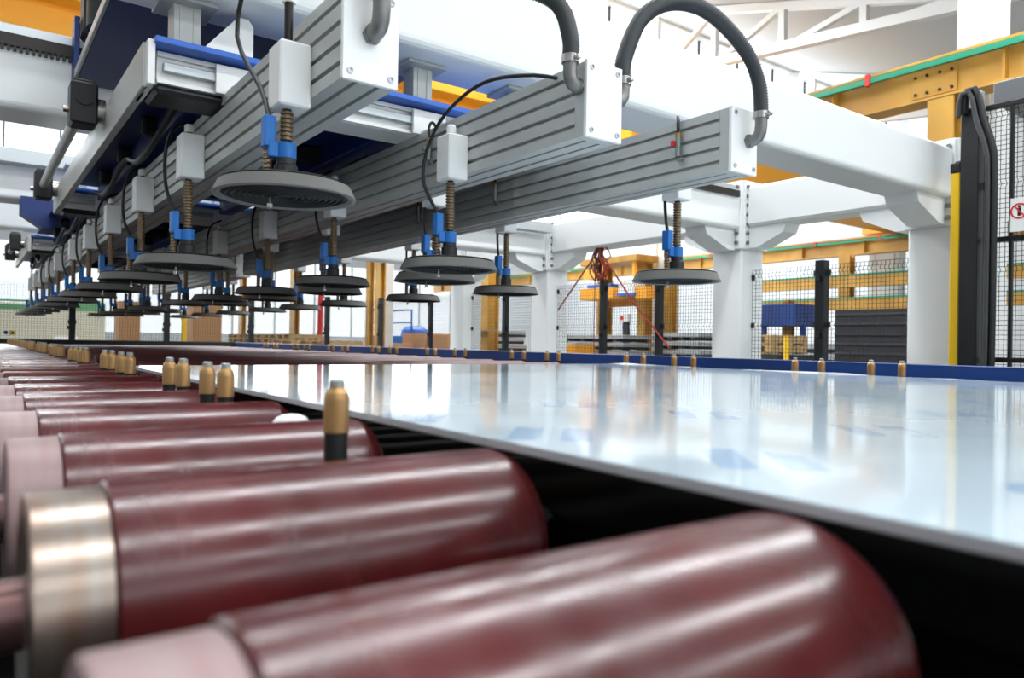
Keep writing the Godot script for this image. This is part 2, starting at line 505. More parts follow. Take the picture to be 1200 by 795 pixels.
# ---------------------------------------------------------------- conveyor
func conveyor() -> void:
	var near := thing("red_roller", "", "roller", Vector3.ZERO, "red rubber rollers of the near roller row")
	near.remove_meta("label")
	var seg := 48
	var ax := Transform3D(Basis(Vector3(1, 0, 0), Vector3(0, 0, -1), Vector3(0, 1, 0)), Vector3.ZERO)    # local y runs to -z
	var make := func(steel: bool) -> Node3D:
		var t := thing("red_roller", "", "roller", Vector3.ZERO, "red rubber rollers of the near roller row")
		obj("barrel", MB.new().lathe([Vector2(0.06, 0.075), Vector2(0.0785, 0.075), Vector2(0.08, 0.077), Vector2(0.08, 0.395), Vector2(0.077, 0.405), Vector2(0.068, 0.413), Vector2(0.03, 0.416), Vector2(0, 0.416)], seg, ax), M.roller, t)
		obj("collar", MB.new().lathe([Vector2(0.018, 0.03), Vector2(0.0755, 0.03), Vector2(0.077, 0.032), Vector2(0.077, 0.074), Vector2(0.06, 0.075)], seg, ax), M.collarsteel if steel else M.collar, t)
		obj("shaft", MB.new().lathe([Vector2(0, -0.075), Vector2(0.023, -0.075), Vector2(0.023, 0.03), Vector2(0.018, 0.03)], 24, ax), M.shaft, t)
		obj("axle_stub", MB.new().lathe([Vector2(0.018, 0.416), Vector2(0.018, 0.462), Vector2(0, 0.462)], 16, ax), M.steel, t)
		return t
	near.free(); used.erase("red_roller")
	var xs := []
	for k in 32: xs.append(-0.262 - 0.31 * k)
	var pink: Node3D = make.call(false)
	var steel: Node3D = make.call(true)
	for k in xs.size():
		var at := Vector3(xs[k], -0.08, 0)
		var say := "dark red rubber roller with pinkish collar, %s from the camera in the near row" % nth(k)
		if k == 0:
			pink.position = at; pink.set_meta("label", "nearest dark red rubber roller, blurred at the bottom edge of the photo")
		elif k == 1:
			steel.position = at; steel.set_meta("label", "dark red rubber roller with a bright bare steel collar, second from the camera")
		else: dup(pink, at, say)
	# far roller field, bare beyond the end of the sheet
	var far: Node3D = null
	for k in 23:
		var at := Vector3(-2.78 - 0.31 * k, -0.08, 0)
		var say := "wide dark red roller beyond the sheet's left end, %s from the sheet" % nth(k)
		if far == null:
			far = thing("wide_roller", say, "roller", at, "wide rollers beyond the sheet")
			obj("barrel", MB.new().lathe([Vector2(0, 0.52), Vector2(0.078, 0.52), Vector2(0.08, 0.523), Vector2(0.08, 2.56), Vector2(0, 2.56)], seg, ax), M.roller_far, far)
			obj("shaft", MB.new().cyl(Vector3(0, 0, -0.47), Vector3(0, 0, -2.72), 0.02, 12), M.steel, far)
		else: dup(far, at, say)
	# frame that carries the rollers
	for p in [["conveyor_rail", -0.17, 0.09, 0.26, 0.05, "black frame rail carrying the shaft ends at the near side"], ["conveyor_rail", -0.19, -0.467, 0.24, 0.03, "black frame rail under the sheet's near edge beside the roller ends"], ["conveyor_rail", -0.2, -2.77, 0.24, 0.05, "black frame rail below the blue side rail"]]:
		var cf := thing(p[0], p[5], "rail", Vector3(-4.85, 0, p[2]))
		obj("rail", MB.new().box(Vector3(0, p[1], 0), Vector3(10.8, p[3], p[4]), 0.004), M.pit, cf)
		for x in [5.25, 2.45, -0.35, -3.15, -5.25]:
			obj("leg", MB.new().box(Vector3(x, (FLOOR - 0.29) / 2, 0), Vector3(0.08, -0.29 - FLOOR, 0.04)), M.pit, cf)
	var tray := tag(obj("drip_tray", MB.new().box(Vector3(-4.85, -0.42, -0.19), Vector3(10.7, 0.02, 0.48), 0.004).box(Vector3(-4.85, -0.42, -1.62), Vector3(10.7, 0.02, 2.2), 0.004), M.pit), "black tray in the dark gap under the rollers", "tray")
	# blue side rail
	var br := thing("side_rail", "long blue painted side rail along the far edge of the conveyor", "rail", Vector3(-4.6, 0, -2.9))
	obj("rail", MB.new().box(Vector3(0, -0.02, 0), Vector3(11.6, 0.13, 0.03), 0.004), M.rail, br)
	obj("top_flange", MB.new().box(Vector3(0, 0.042, -0.02), Vector3(11.6, 0.008, 0.07), 0.002), M.rail, br)
	obj("stand", MB.new().box(Vector3(-5, -0.48, -0.03), Vector3(0.06, 0.84, 0.06)).box(Vector3(0, -0.48, -0.03), Vector3(0.06, 0.84, 0.06)).box(Vector3(5, -0.48, -0.03), Vector3(0.06, 0.84, 0.06)), M.rail, br)
	var er := thing("end_rail", "black end rail across the far left end of the rollers", "rail", Vector3(-10.3, 0, -1.3))
	obj("rail", MB.new().box(Vector3(0, -0.42, 0), Vector3(0.06, 0.94, 3.2), 0.004), M.dark, er)
	# the sheet, with a paper-thin wavy film edge at its far side
	var sh := thing("metal_sheet", "large glossy sheet in pale blue protective film lying on the conveyor", "sheet")
	var sm := MB.new()
	sm.P = PackedVector3Array()
	var nx := 40
	var nz := 24
	for i in nx + 1:
		for j in nz + 1:
			var x := lerpf(0.45, -2.62, float(i) / nx)
			var z := lerpf(-0.405, -2.52, float(j) / nz) - 0.09 * (i / float(nx)) * (1.0 - j / float(nz)) * 0.0
			sm.vert(Vector3(x, 0.008, z), Vector3.UP, Vector2(-x * 0.62, -z * 0.62))
	for i in nx:
		for j in nz:
			var a := i * (nz + 1) + j
			sm.I.append_array(PackedInt32Array([a, a + nz + 1, a + 1, a + nz + 1, a + nz + 2, a + 1]))
	obj("film", sm, M.film, sh)
	obj("core", MB.new().box(Vector3(-1.085, 0.0035, -1.4625), Vector3(3.07, 0.0085, 2.115), 0.0012), M.sheetmetal, sh)
	var wave := MB.new()
	for i in 60:
		var x0 := lerpf(0.45, -2.62, i / 60.0)
		var x1 := lerpf(0.45, -2.62, (i + 1) / 60.0)
		var h := func(x: float) -> float: return 0.008 + 0.004 * maxf(0.0, sin(x * 7.0)) + 0.002 * maxf(0.0, sin(x * 17.0 + 1.0))
		wave.quad(Vector3(x0, 0.008, -2.5), Vector3(x0, h.call(x0), -2.55), Vector3(x1, h.call(x1), -2.55), Vector3(x1, 0.008, -2.5))
	obj("loose_film_edge", wave, M.film, sh)
	# sheet supports (dark bars under the sheet)
	# brass pins between the rollers
	var pin := func(label: String, at: Vector3, group: String) -> Node3D:
		var t := thing("brass_pin", label, "pin", at, group)
		obj("sleeve", MB.new().lathe([Vector2(0.013, 0.0), Vector2(0.0138, 0.001), Vector2(0.0138, 0.037), Vector2(0.0125, 0.043), Vector2(0.0085, 0.0485), Vector2(0.0085, 0.05)], 24), M.brass, t)
		obj("tip", MB.new().lathe([Vector2(0.0085, 0.05), Vector2(0.0082, 0.056), Vector2(0.006, 0.058), Vector2(0, 0.058)], 16), M.tip, t)
		obj("base", MB.new().lathe([Vector2(0.0125, -0.42), Vector2(0.0125, 0.0), Vector2(0, 0.0)], 16), M.dark, t)
		return t
	var proto: Node3D = null
	var seq := 0
	for k in range(1, 31):
		if k % 3 == 2: continue
		for s in ([-0.03] if k == 1 else [0.047, -0.038]):
			var at := Vector3(-0.262 - 0.31 * k - 0.155 + s, 0.0, -0.347 + (0.026 if k == 1 else -s * 0.1))
			var say := "brass pin with grey tip between the near rollers, %s from the camera" % nth(seq) if seq < 39 else "brass pin at the far left end of the near row"
			if k == 1: say = "largest brass pin with grey tip and black base, standing alone nearest the camera"
			if proto == null: proto = pin.call(say, at, "brass pins between the near rollers")
			else: dup(proto, at, say)
			seq += 1
	var fp: Node3D = null
	var fx := [-1.341, -1.456, -1.657, -1.775, -2.306, -2.426, -2.628, -2.749, -3.294, -3.404, -3.629, -3.753, -4.299, -4.432, -4.70, -4.82, -5.31, -5.43, -5.63, -5.75, -6.26, -6.38, -6.58, -6.7, -7.2, -7.32, -7.52, -7.64, -8.15, -8.27, -8.47, -8.59]
	for k in fx.size():
		var at := Vector3(fx[k], 0.002, -2.75)
		var say := "brass pin in front of the blue rail, %s from the right" % nth(k)
		if fp == null: fp = pin.call(say, at, "brass pins along the blue rail")
		else:
			fp.set_meta("group", "brass pins along the blue rail"); dup(fp, at, say)
	var dome := thing("ball_cap", "small white domed cap between the rollers left of the largest brass pin", "cap", Vector3(-1.04, -0.0165, -0.373))
	obj("dome", MB.new().lathe([Vector2(0.027, -0.01), Vector2(0.026, -0.002), Vector2(0.021, 0.005), Vector2(0.012, 0.009), Vector2(0, 0.0105)], 24), M.plastic, dome)
	obj("stem", MB.new().cyl(Vector3(0, -0.4, 0), Vector3(0, -0.01, 0), 0.012, 10), M.dark, dome)

# ---------------------------------------------------------------- suction gantry
func beam_profile() -> PackedVector2Array:
	# (z, y): z half width 0.06, y from 0.63 to 0.82; four grooves on both sides, two under and over
	var p := PackedVector2Array()
	var add := func(a: float, b: float) -> void: p.append(Vector2(a, b))
	add.call(0.06, 0.63)
	for f in [0.17, 0.39, 0.61, 0.84]:
		var y: float = 0.63 + 0.19 * f
		add.call(0.06, y - 0.0055); add.call(0.047, y - 0.0055); add.call(0.047, y + 0.0055); add.call(0.06, y + 0.0055)
	add.call(0.06, 0.82)
	for z in [0.025, -0.025]:
		add.call(z + 0.0055, 0.82); add.call(z + 0.0055, 0.807); add.call(z - 0.0055, 0.807); add.call(z - 0.0055, 0.82)
	add.call(-0.06, 0.82)
	for f in [0.84, 0.61, 0.39, 0.17]:
		var y: float = 0.63 + 0.19 * f
		add.call(-0.06, y + 0.0055); add.call(-0.047, y + 0.0055); add.call(-0.047, y - 0.0055); add.call(-0.06, y - 0.0055)
	add.call(-0.06, 0.63)
	for z in [-0.025, 0.025]:
		add.call(z - 0.0055, 0.63); add.call(z - 0.0055, 0.643); add.call(z + 0.0055, 0.643); add.call(z + 0.0055, 0.63)
	return p

func suction_beam(called: String, z: float, x0: float, x1: float, block: float, label: String) -> Node3D:
	var t := thing(called, label, "beam", Vector3(x0, 0, z), "grooved aluminium suction beams")
	var xf := Transform3D(Basis(Vector3(0, 0, 1), Vector3(0, 1, 0), Vector3(-1, 0, 0)), Vector3(-0.012 - block, 0, 0))
	obj("profile", MB.new().prism(beam_profile(), xf, x0 - x1 - 0.024 - block), M.alu, t)
	if block > 0: obj("end_block", MB.new().box(Vector3(-0.012 - block / 2, 0.725, 0), Vector3(block, 0.19, 0.12), 0.001), M.alu, t)
	for e in 2:
		var x := -0.006 if e == 0 else -(x0 - x1) + 0.006
		var pl := obj("end_plate", MB.new().box(Vector3(x, 0.725, 0), Vector3(0.012, 0.196, 0.124), 0.0015), M.plate, t)
		var bolts := MB.new()
		for a in [-0.045, 0.045]:
			for b in [-0.08, 0.08]:
				var o := Vector3(x + (0.006 if e == 0 else -0.006), 0.725 + b, a)
				bolts.lathe([Vector2(0.0075, 0), Vector2(0.007, 0.003), Vector2(0.004, 0.003), Vector2(0.004, 0.0005), Vector2(0, 0.0005)], 12, MB.along(o, o + Vector3(0.004 if e == 0 else -0.004, 0, 0)))
		obj("bolts", bolts, M.galv, pl)
	return t

func elbow(path: Array, label: String) -> void:
	var t := thing("hose_elbow", label, "fitting")
	obj("pipe", MB.new().tube(path, 0.018, 14), M.fitting, t)
	var a: Vector3 = path[0]
	var d: Vector3 = (path[0] - path[1]).normalized()
	obj("clamp", MB.new().cyl(a - d * 0.004, a + d * 0.016, 0.0225, 14).box(a + Vector3(0.026, 0.005, 0.0), Vector3(0.02, 0.01, 0.014), 0.002), M.steel, t)
	var b: Vector3 = path[path.size() - 1]
	var e: Vector3 = (path[path.size() - 1] - path[path.size() - 2]).normalized()
	obj("collar", MB.new().cyl(b - e * 0.012, b, 0.021, 6), M.fitting, t)

func curve_pts(pts: Array, n: int) -> Array:
	var c := Curve3D.new()
	for k in pts.size():
		var p: Vector3 = pts[k]
		var d: Vector3 = (pts[mini(k + 1, pts.size() - 1)] - pts[maxi(k - 1, 0)]) / 6.0
		c.add_point(p, -d, d)
	c.bake_interval = 0.004
	var out := []
	var total := c.get_baked_length()
	for k in n + 1: out.append(c.sample_baked(total * k / n, true))
	return out

func make_cup(lift: float, side: float, label: String, group: String) -> Node3D:
	# stands at the cup's own axis; side +1: guide block reaches back (-z) to the beam, -1: the other way
	var t := thing("suction_cup", label, "suction cup", Vector3.ZERO, group)
	var y0 := 0.312 + lift
	var bz := -0.0049 * side
	obj("guide_block", MB.new().box(Vector3(0, 0.675, bz), Vector3(0.078, 0.14, 0.07), 0.004), M.plastic, t)
	var rod := obj("rod", MB.new().cyl(Vector3(0, y0 + 0.05, 0), Vector3(0, 0.745 + lift, 0), 0.0095, 14), M.rod, t)
	obj("cap_nut", MB.new().lathe([Vector2(0, 0.742 + lift), Vector2(0.015, 0.742 + lift), Vector2(0.015, 0.762 + lift), Vector2(0.011, 0.768 + lift), Vector2(0, 0.768 + lift)], 12), M.plastic, rod)
	var coil := MB.new()
	var turns := int((0.6 - y0 - 0.12) / 0.0095)
	var prof := []
	for k in turns:
		var y := y0 + 0.125 + k * 0.0095
		prof.append(Vector2(0.0105, y)); prof.append(Vector2(0.0142, y + 0.002)); prof.append(Vector2(0.0142, y + 0.006)); prof.append(Vector2(0.0105, y + 0.008))
	coil.lathe(prof, 14)
	obj("spring", coil, M.spring, t)
	var clamp := MB.new()
	clamp.lathe([Vector2(0.0, y0 + 0.086), Vector2(0.021, y0 + 0.086), Vector2(0.0215, y0 + 0.088), Vector2(0.0215, y0 + 0.118), Vector2(0.02, y0 + 0.12), Vector2(0, y0 + 0.12)], 20)
	clamp.box(Vector3(-0.008, y0 + 0.103, 0.024), Vector3(0.03, 0.034, 0.034), 0.002)
	clamp.box(Vector3(-0.010, y0 + 0.142, 0.037), Vector3(0.03, 0.068, 0.024), 0.002)
	obj("blue_clamp", clamp, M.blue, t)
	var gp := []
	for k in 9: gp.append(Vector2(0.0085, y0 + 0.03 + k * 0.01)); gp.append(Vector2(0.0105, y0 + 0.033 + k * 0.01)); gp.append(Vector2(0.0085, y0 + 0.036 + k * 0.01))
	obj("guide_spring", MB.new().lathe(gp, 10, Transform3D(Basis(), Vector3(-0.010, 0, 0.038))), M.spring, t)
	obj("hub", MB.new().lathe([Vector2(0.032, y0 + 0.03), Vector2(0.032, y0 + 0.036), Vector2(0.025, y0 + 0.038), Vector2(0.025, y0 + 0.07), Vector2(0.021, y0 + 0.073), Vector2(0.021, y0 + 0.086), Vector2(0, y0 + 0.086)], 24), M.black, t)
	# pad: plate, flared lip, ribbed underside
	obj("pad", MB.new().lathe([Vector2(0.0, y0 + 0.006), Vector2(0.135, y0 + 0.006), Vector2(0.135, y0 + 0.026), Vector2(0.138, y0 + 0.031), Vector2(0.13, y0 + 0.034), Vector2(0, y0 + 0.034)], 56), M.rubber, t)
	obj("lip", MB.new().lathe([Vector2(0.134, y0 + 0.004), Vector2(0.143, y0 - 0.001), Vector2(0.152, y0), Vector2(0.1525, y0 + 0.002), Vector2(0.14, y0 + 0.027), Vector2(0.135, y0 + 0.029)], 56), M.lip, t)
	var ribs := []
	for k in 9:
		var r := 0.126 - k * 0.0125
		ribs.append(Vector2(r - 0.004, y0 + 0.0065)); ribs.append(Vector2(r - 0.003, y0 + 0.001)); ribs.append(Vector2(r, y0 + 0.001)); ribs.append(Vector2(r + 0.001, y0 + 0.0065))
		obj("rib", MB.new().lathe(ribs, 48), M.rubber, t); ribs = []
	obj("valve", MB.new().lathe([Vector2(0, y0 - 0.022), Vector2(0.0055, y0 - 0.022), Vector2(0.0065, y0 - 0.014), Vector2(0.0035, y0 - 0.012), Vector2(0.0035, y0 + 0.006)], 10, Transform3D(Basis(), Vector3(-0.012, 0, 0.03))), M.steel, t)
	return t

func suction_gantry() -> void:
	# three beams near, three beyond the joint
	var bz := [-0.655, -1.308, -1.888]
	var nm := ["front", "middle", "rear"]
	for k in 3:
		suction_beam("suction_beam", bz[k], -1.4, -6.3, 0.0 if k == 0 else 0.035, "grooved aluminium suction beam with a large white end plate, %s of the three" % nm[k])
	for k in 3:
		suction_beam("suction_beam", bz[k], -6.5, -10.1, 0.0, "far left grooved aluminium beam, in line with the %s beam" % nm[k])
	# cups
	var rows := [
		[bz[0] + 0.1, 1.0, [-1.61, -2.52, -3.32, -4.12, -4.95, -5.75, -6.8, -7.6, -8.4, -9.2, -10.0], "on the near side of the front beam"],
		[bz[1] + 0.1, 1.0, [-1.99, -2.91, -3.76, -4.65, -5.5, -6.85, -7.7, -8.6, -9.5], "on the near side of the middle beam"],
		[bz[1] - 0.1, -1.0, [-2.42, -3.42, -4.3, -5.2, -7.25, -8.15, -9.05], "on the far side of the middle beam"],
		[bz[2] - 0.1, -1.0, [-1.75, -2.77, -3.65, -4.6, -5.4, -6.15, -7.15, -8.1, -9.1], "on the far side of the rear beam"]]
	for r in rows:
		var proto: Node3D = null
		var z: float = r[0]
		for k in r[2].size():
			var at := Vector3(r[2][k], 0, z)
			var say := "black suction cup %s, %s from the right" % [r[3], nth(k)]
			if r[1] > 0 and k == 0 and z > -0.8:
				var up := make_cup(0.098, 1.0, "largest suction cup, raised highest, its rod standing above the white block", r[3]); up.position = at
				up.set_meta("group", "suction cups " + r[3])
				continue
			if proto == null:
				proto = make_cup(0.012, r[1], say, "suction cups " + r[3]); proto.position = at
			else:
				dup(proto, at, say)
	# air hoses to each cup
	var hose_no := 0
	for r in rows:
		for k in mini(r[2].size(), 8):
			var x: float = r[2][k]
			var z: float = r[0]
			var s: float = r[1]
			var lift := 0.098 if (z > -0.8 and k == 0) else 0.012
			var a := Vector3(x - 0.010, 0.312 + lift + 0.175, z + 0.037)
			var pts: Array
			if z > -0.8 and k == 0:
				pts = [a, Vector3(-1.68, 0.66, -0.52), Vector3(-1.79, 0.79, -0.5), Vector3(-1.80, 0.87, -0.5), Vector3(-1.72, 0.95, -0.5), Vector3(-1.66, 1.05, -0.5), Vector3(-1.7, 1.18, -0.5), Vector3(-1.9, 1.28, -0.5), Vector3(-2.125, 1.3, -0.5)]
			elif s > 0 and z < -0.8 and k == 0:
				pts = [a, Vector3(-2.04, 0.6, -1.14), Vector3(-2.02, 0.7, -1.14), Vector3(-1.93, 0.79, -1.15), Vector3(-1.75, 0.835, -1.16), Vector3(-1.58, 0.82, -1.2), Vector3(-1.5, 0.8, -1.28)]
			elif s > 0:
				pts = [a, Vector3(x - 0.03, 0.58, z + 0.06), Vector3(x - 0.07, 0.7, z + 0.055), Vector3(x - 0.12, 0.79, z + 0.02), Vector3(x - 0.16, 0.835, z - 0.05)]
			else:
				pts = [a, Vector3(x - 0.02, 0.54, z + 0.035), Vector3(x - 0.03, 0.62, z + 0.03), Vector3(x - 0.05, 0.75, z + 0.0), Vector3(x - 0.1, 0.835, z + 0.06)]
			tag(obj("air_hose", MB.new().tube(curve_pts(pts, 24), 0.0055, 8), M.cable), "thin black air hose to the %s cup %s" % [nth(k), r[3]], "hose", "air hoses of the suction cups")
			hose_no += 1
	# small brass valves on the beam faces
	for v in [[-2.18, 0.74, bz[1] + 0.06, "on the middle beam"], [-1.60, 0.735, bz[2] + 0.06, "on the rear beam near its end plate"], [-2.62, 0.74, bz[2] + 0.06, "on the rear beam below the middle beam"], [-3.3, 0.74, bz[2] + 0.06, "on the rear beam farther left"]]:
		var t := thing("air_valve", "small brass air valve with a black hose " + v[3], "valve", Vector3(v[0], v[1], v[2]), "air valves on the beams")
		obj("body", MB.new().cyl(Vector3(0, -0.03, 0.012), Vector3(0, 0.03, 0.012), 0.009, 10).cyl(Vector3(0, -0.03, 0.012), Vector3(0, -0.03, -0.001), 0.008, 8).cyl(Vector3(0, -0.042, 0.012), Vector3(0.024, -0.042, 0.012), 0.006, 8), M.tip, t)
		obj("knob", MB.new().cyl(Vector3(0, 0.03, 0.012), Vector3(0, 0.045, 0.012), 0.0095, 10), M.brass, t)
		obj("lever", MB.new().box(Vector3(-0.01, 0.012, 0.024), Vector3(0.012, 0.018, 0.012), 0.002), M.red if v[0] > -1.7 else M.tip, t)
		obj("hose", MB.new().tube(curve_pts([Vector3(0, 0.045, 0.012), Vector3(-0.003, 0.085, 0.01), Vector3(-0.03, 0.11, -0.02), Vector3(-0.06, 0.09, -0.06)], 14), 0.005, 8), M.cable, t)
	# hose elbows and ribbed hoses at the end plates
	elbow([Vector3(-1.355, 0.79, -0.655), Vector3(-1.355, 0.765, -0.655), Vector3(-1.358, 0.745, -0.655), Vector3(-1.366, 0.732, -0.655), Vector3(-1.38, 0.727, -0.655), Vector3(-1.4, 0.727, -0.655)], "grey pipe elbow on the end plate of the front suction beam")
	elbow([Vector3(-1.43, 0.815, -1.215), Vector3(-1.43, 0.795, -1.215), Vector3(-1.43, 0.775, -1.217), Vector3(-1.43, 0.762, -1.224), Vector3(-1.43, 0.757, -1.236), Vector3(-1.43, 0.757, -1.249)], "grey pipe elbow on the near side of the middle suction beam's end")
	elbow([Vector3(-1.355, 0.79, -1.905), Vector3(-1.355, 0.765, -1.905), Vector3(-1.358, 0.745, -1.905), Vector3(-1.366, 0.732, -1.905), Vector3(-1.38, 0.727, -1.905), Vector3(-1.4, 0.727, -1.905)], "grey pipe elbow on the end plate of the rear suction beam")
	elbow([Vector3(-1.43, 0.8, -1.402), Vector3(-1.43, 0.785, -1.402), Vector3(-1.43, 0.765, -1.401), Vector3(-1.43, 0.752, -1.392), Vector3(-1.43, 0.747, -1.38), Vector3(-1.43, 0.747, -1.367)], "grey pipe elbow hidden behind the middle suction beam's end plate")
	var arch := [Vector3(-1.43, 0.81, -1.402), Vector3(-1.43, 0.87, -1.405), Vector3(-1.42, 0.99, -1.46), Vector3(-1.41, 1.06, -1.57), Vector3(-1.39, 1.062, -1.70), Vector3(-1.37, 0.99, -1.83), Vector3(-1.357, 0.9, -1.89), Vector3(-1.355, 0.8, -1.905)]
	tag(obj("ribbed_hose", MB.new().tube(curve_pts(arch, 200), 0.0205, 14, 0.002), M.hose), "grey ribbed hose arching from the middle beam over to the rear beam", "hose")
	tag(obj("ribbed_hose", MB.new().tube(curve_pts([Vector3(-1.43, 0.82, -1.215), Vector3(-1.43, 0.88, -1.213), Vector3(-1.46, 0.97, -1.19), Vector3(-1.54, 1.02, -1.1), Vector3(-1.66, 1.06, -0.95), Vector3(-1.85, 1.25, -0.9), Vector3(-2.0, 1.31, -0.89), Vector3(-2.125, 1.32, -0.88)], 260), 0.0205, 14, 0.002), M.hose), "dark ribbed hose rising from the middle suction beam's elbow", "hose")
	tag(obj("ribbed_hose", MB.new().tube(curve_pts([Vector3(-1.355, 0.8, -0.655), Vector3(-1.355, 0.9, -0.655), Vector3(-1.4, 1.0, -0.66), Vector3(-1.5, 1.06, -0.69), Vector3(-1.7, 1.2, -0.72), Vector3(-1.95, 1.29, -0.72), Vector3(-2.125, 1.3, -0.72)], 220), 0.0205, 14, 0.002), M.hose), "short ribbed hose above the front suction beam's end plate", "hose")
	cross_member(-2.37, -0.40, -2.15, "blue-topped aluminium cross member nearest, above the three suction beams")
	cross_member(-4.95, -0.40, -2.15, "blue-topped aluminium cross member above the middle of the suction beams")
	cross_member(-7.5, -0.40, -2.15, "blue-topped aluminium cross member of the far machine half, at the left")
	# grey side plate and gear drive
	var sp := thing("side_plate", "long grey plate joining the cross members at the left", "plate", Vector3(0, 0, -0.39))
	obj("plate", MB.new().box(Vector3(-3.66, 0.865, 0), Vector3(2.74, 0.125, 0.025), 0.002), M.alu, sp)
	var sp2 := thing("side_plate", "short grey plate of the far machine half at the left", "plate", Vector3(0, 0, -0.39))
	obj("plate", MB.new().box(Vector3(-8.4, 0.865, 0), Vector3(1.96, 0.125, 0.025), 0.002), M.alu, sp2)
	gear_drive([-3.02, -4.78], "nearest long grey drive shaft with two black gearboxes")
	gear_drive([-7.85, -8.9], "far drive shaft with two black gearboxes at the left")
	# trolley between the first and second girder
	var tr := thing("trolley", "dark blue trolley frame between the white girders at upper left", "trolley")
	obj("base_plate", MB.new().box(Vector3(-3.06, 1.205, -0.9), Vector3(1.28, 0.03, 1.1), 0.003), M.navy, tr)
	obj("cheek_plate", MB.new().box(Vector3(-3.66, 1.3, -0.345), Vector3(0.1, 0.3, 0.02), 0.003), M.navy, tr)
	obj("side_web", MB.new().box(Vector3(-3.6, 1.29, -0.95), Vector3(0.02, 0.2, 1.1), 0.003), M.navy, tr)
	obj("side_web", MB.new().box(Vector3(-2.5, 1.29, -0.95), Vector3(0.02, 0.2, 1.1), 0.003), M.navy, tr)
	obj("edge_strip", MB.new().box(Vector3(-3.06, 1.205, -0.343), Vector3(1.28, 0.034, 0.012), 0.002), M.alu, tr)
	obj("wheel_housing", MB.new().box(Vector3(-3.6, 1.46, -0.42), Vector3(0.16, 0.2, 0.12), 0.015), M.black, tr)
	obj("motor", MB.new().cyl(Vector3(-3.35, 1.32, -0.42), Vector3(-3.35, 1.6, -0.42), 0.07, 20), M.black, tr)
	obj("hanger", MB.new().box(Vector3(-3.87, 1.49, -0.7), Vector3(0.3, 0.06, 0.3)).box(Vector3(-2.5, 1.15, -1.0), Vector3(0.04, 0.08, 0.3)), M.navy, tr)
	# decks that tie the cross members together, with motors and cable chains under them
	for d in [[-3.65, 2.28, "between the two nearest cross members"], [-6.215, 2.24, "over the joint of the suction beams"], [-8.9, 2.6, "of the far machine half"]]:
		var dk := thing("carriage_deck", "dark navy carriage deck above the suction beams, " + d[2], "deck", Vector3(d[0], 0.955, -1.27), "navy carriage decks")
		var L: float = d[1]
		obj("deck_plate", MB.new().box(Vector3.ZERO, Vector3(L, 0.02, 1.66), 0.002), M.navy, dk)
		for k in 3: obj("stringer", MB.new().box(Vector3(0, -0.05, -0.66 + k * 0.66), Vector3(L - 0.06, 0.08, 0.08), 0.004), M.navy, dk)
		for k in 4:
			var x := -L / 2 + L * (k + 0.5) / 4.0
			obj("motor", MB.new().box(Vector3(x, -0.07, 0.36 - (k % 2) * 0.7), Vector3(0.2, 0.11, 0.2), 0.012).cyl(Vector3(x - 0.2, -0.07, 0.36 - (k % 2) * 0.7), Vector3(x, -0.07, 0.36 - (k % 2) * 0.7), 0.045, 16), M.black, dk)
			obj("cable_chain", MB.new().box(Vector3(x + 0.22, -0.045, 0.1), Vector3(0.06, 0.07, 1.3), 0.01), M.dark, dk)
		obj("cable_loops", MB.new().tube(curve_pts([Vector3(-L * 0.45, -0.06, 0.72), Vector3(-L * 0.2, -0.15, 0.74), Vector3(0, -0.08, 0.73), Vector3(L * 0.2, -0.16, 0.74), Vector3(L * 0.45, -0.06, 0.72)], 40), 0.012, 8), M.cable, dk)
	var bk := thing("blue_bracket", "dark blue plate bracket under the third white girder at the left", "bracket", Vector3(-6.19, 0, 0))
	obj("plate", MB.new().prism(PackedVector2Array([Vector2(-0.27, 1.07), Vector2(-0.27, 0.95), Vector2(-0.40, 0.86), Vector2(-0.45, 0.86), Vector2(-0.5, 0.93), Vector2(-0.5, 1.07)]), Transform3D(Basis(Vector3(0, 0, 1), Vector3(0, 1, 0), Vector3(-1, 0, 0)), Vector3.ZERO), 0.16), M.navy, bk)

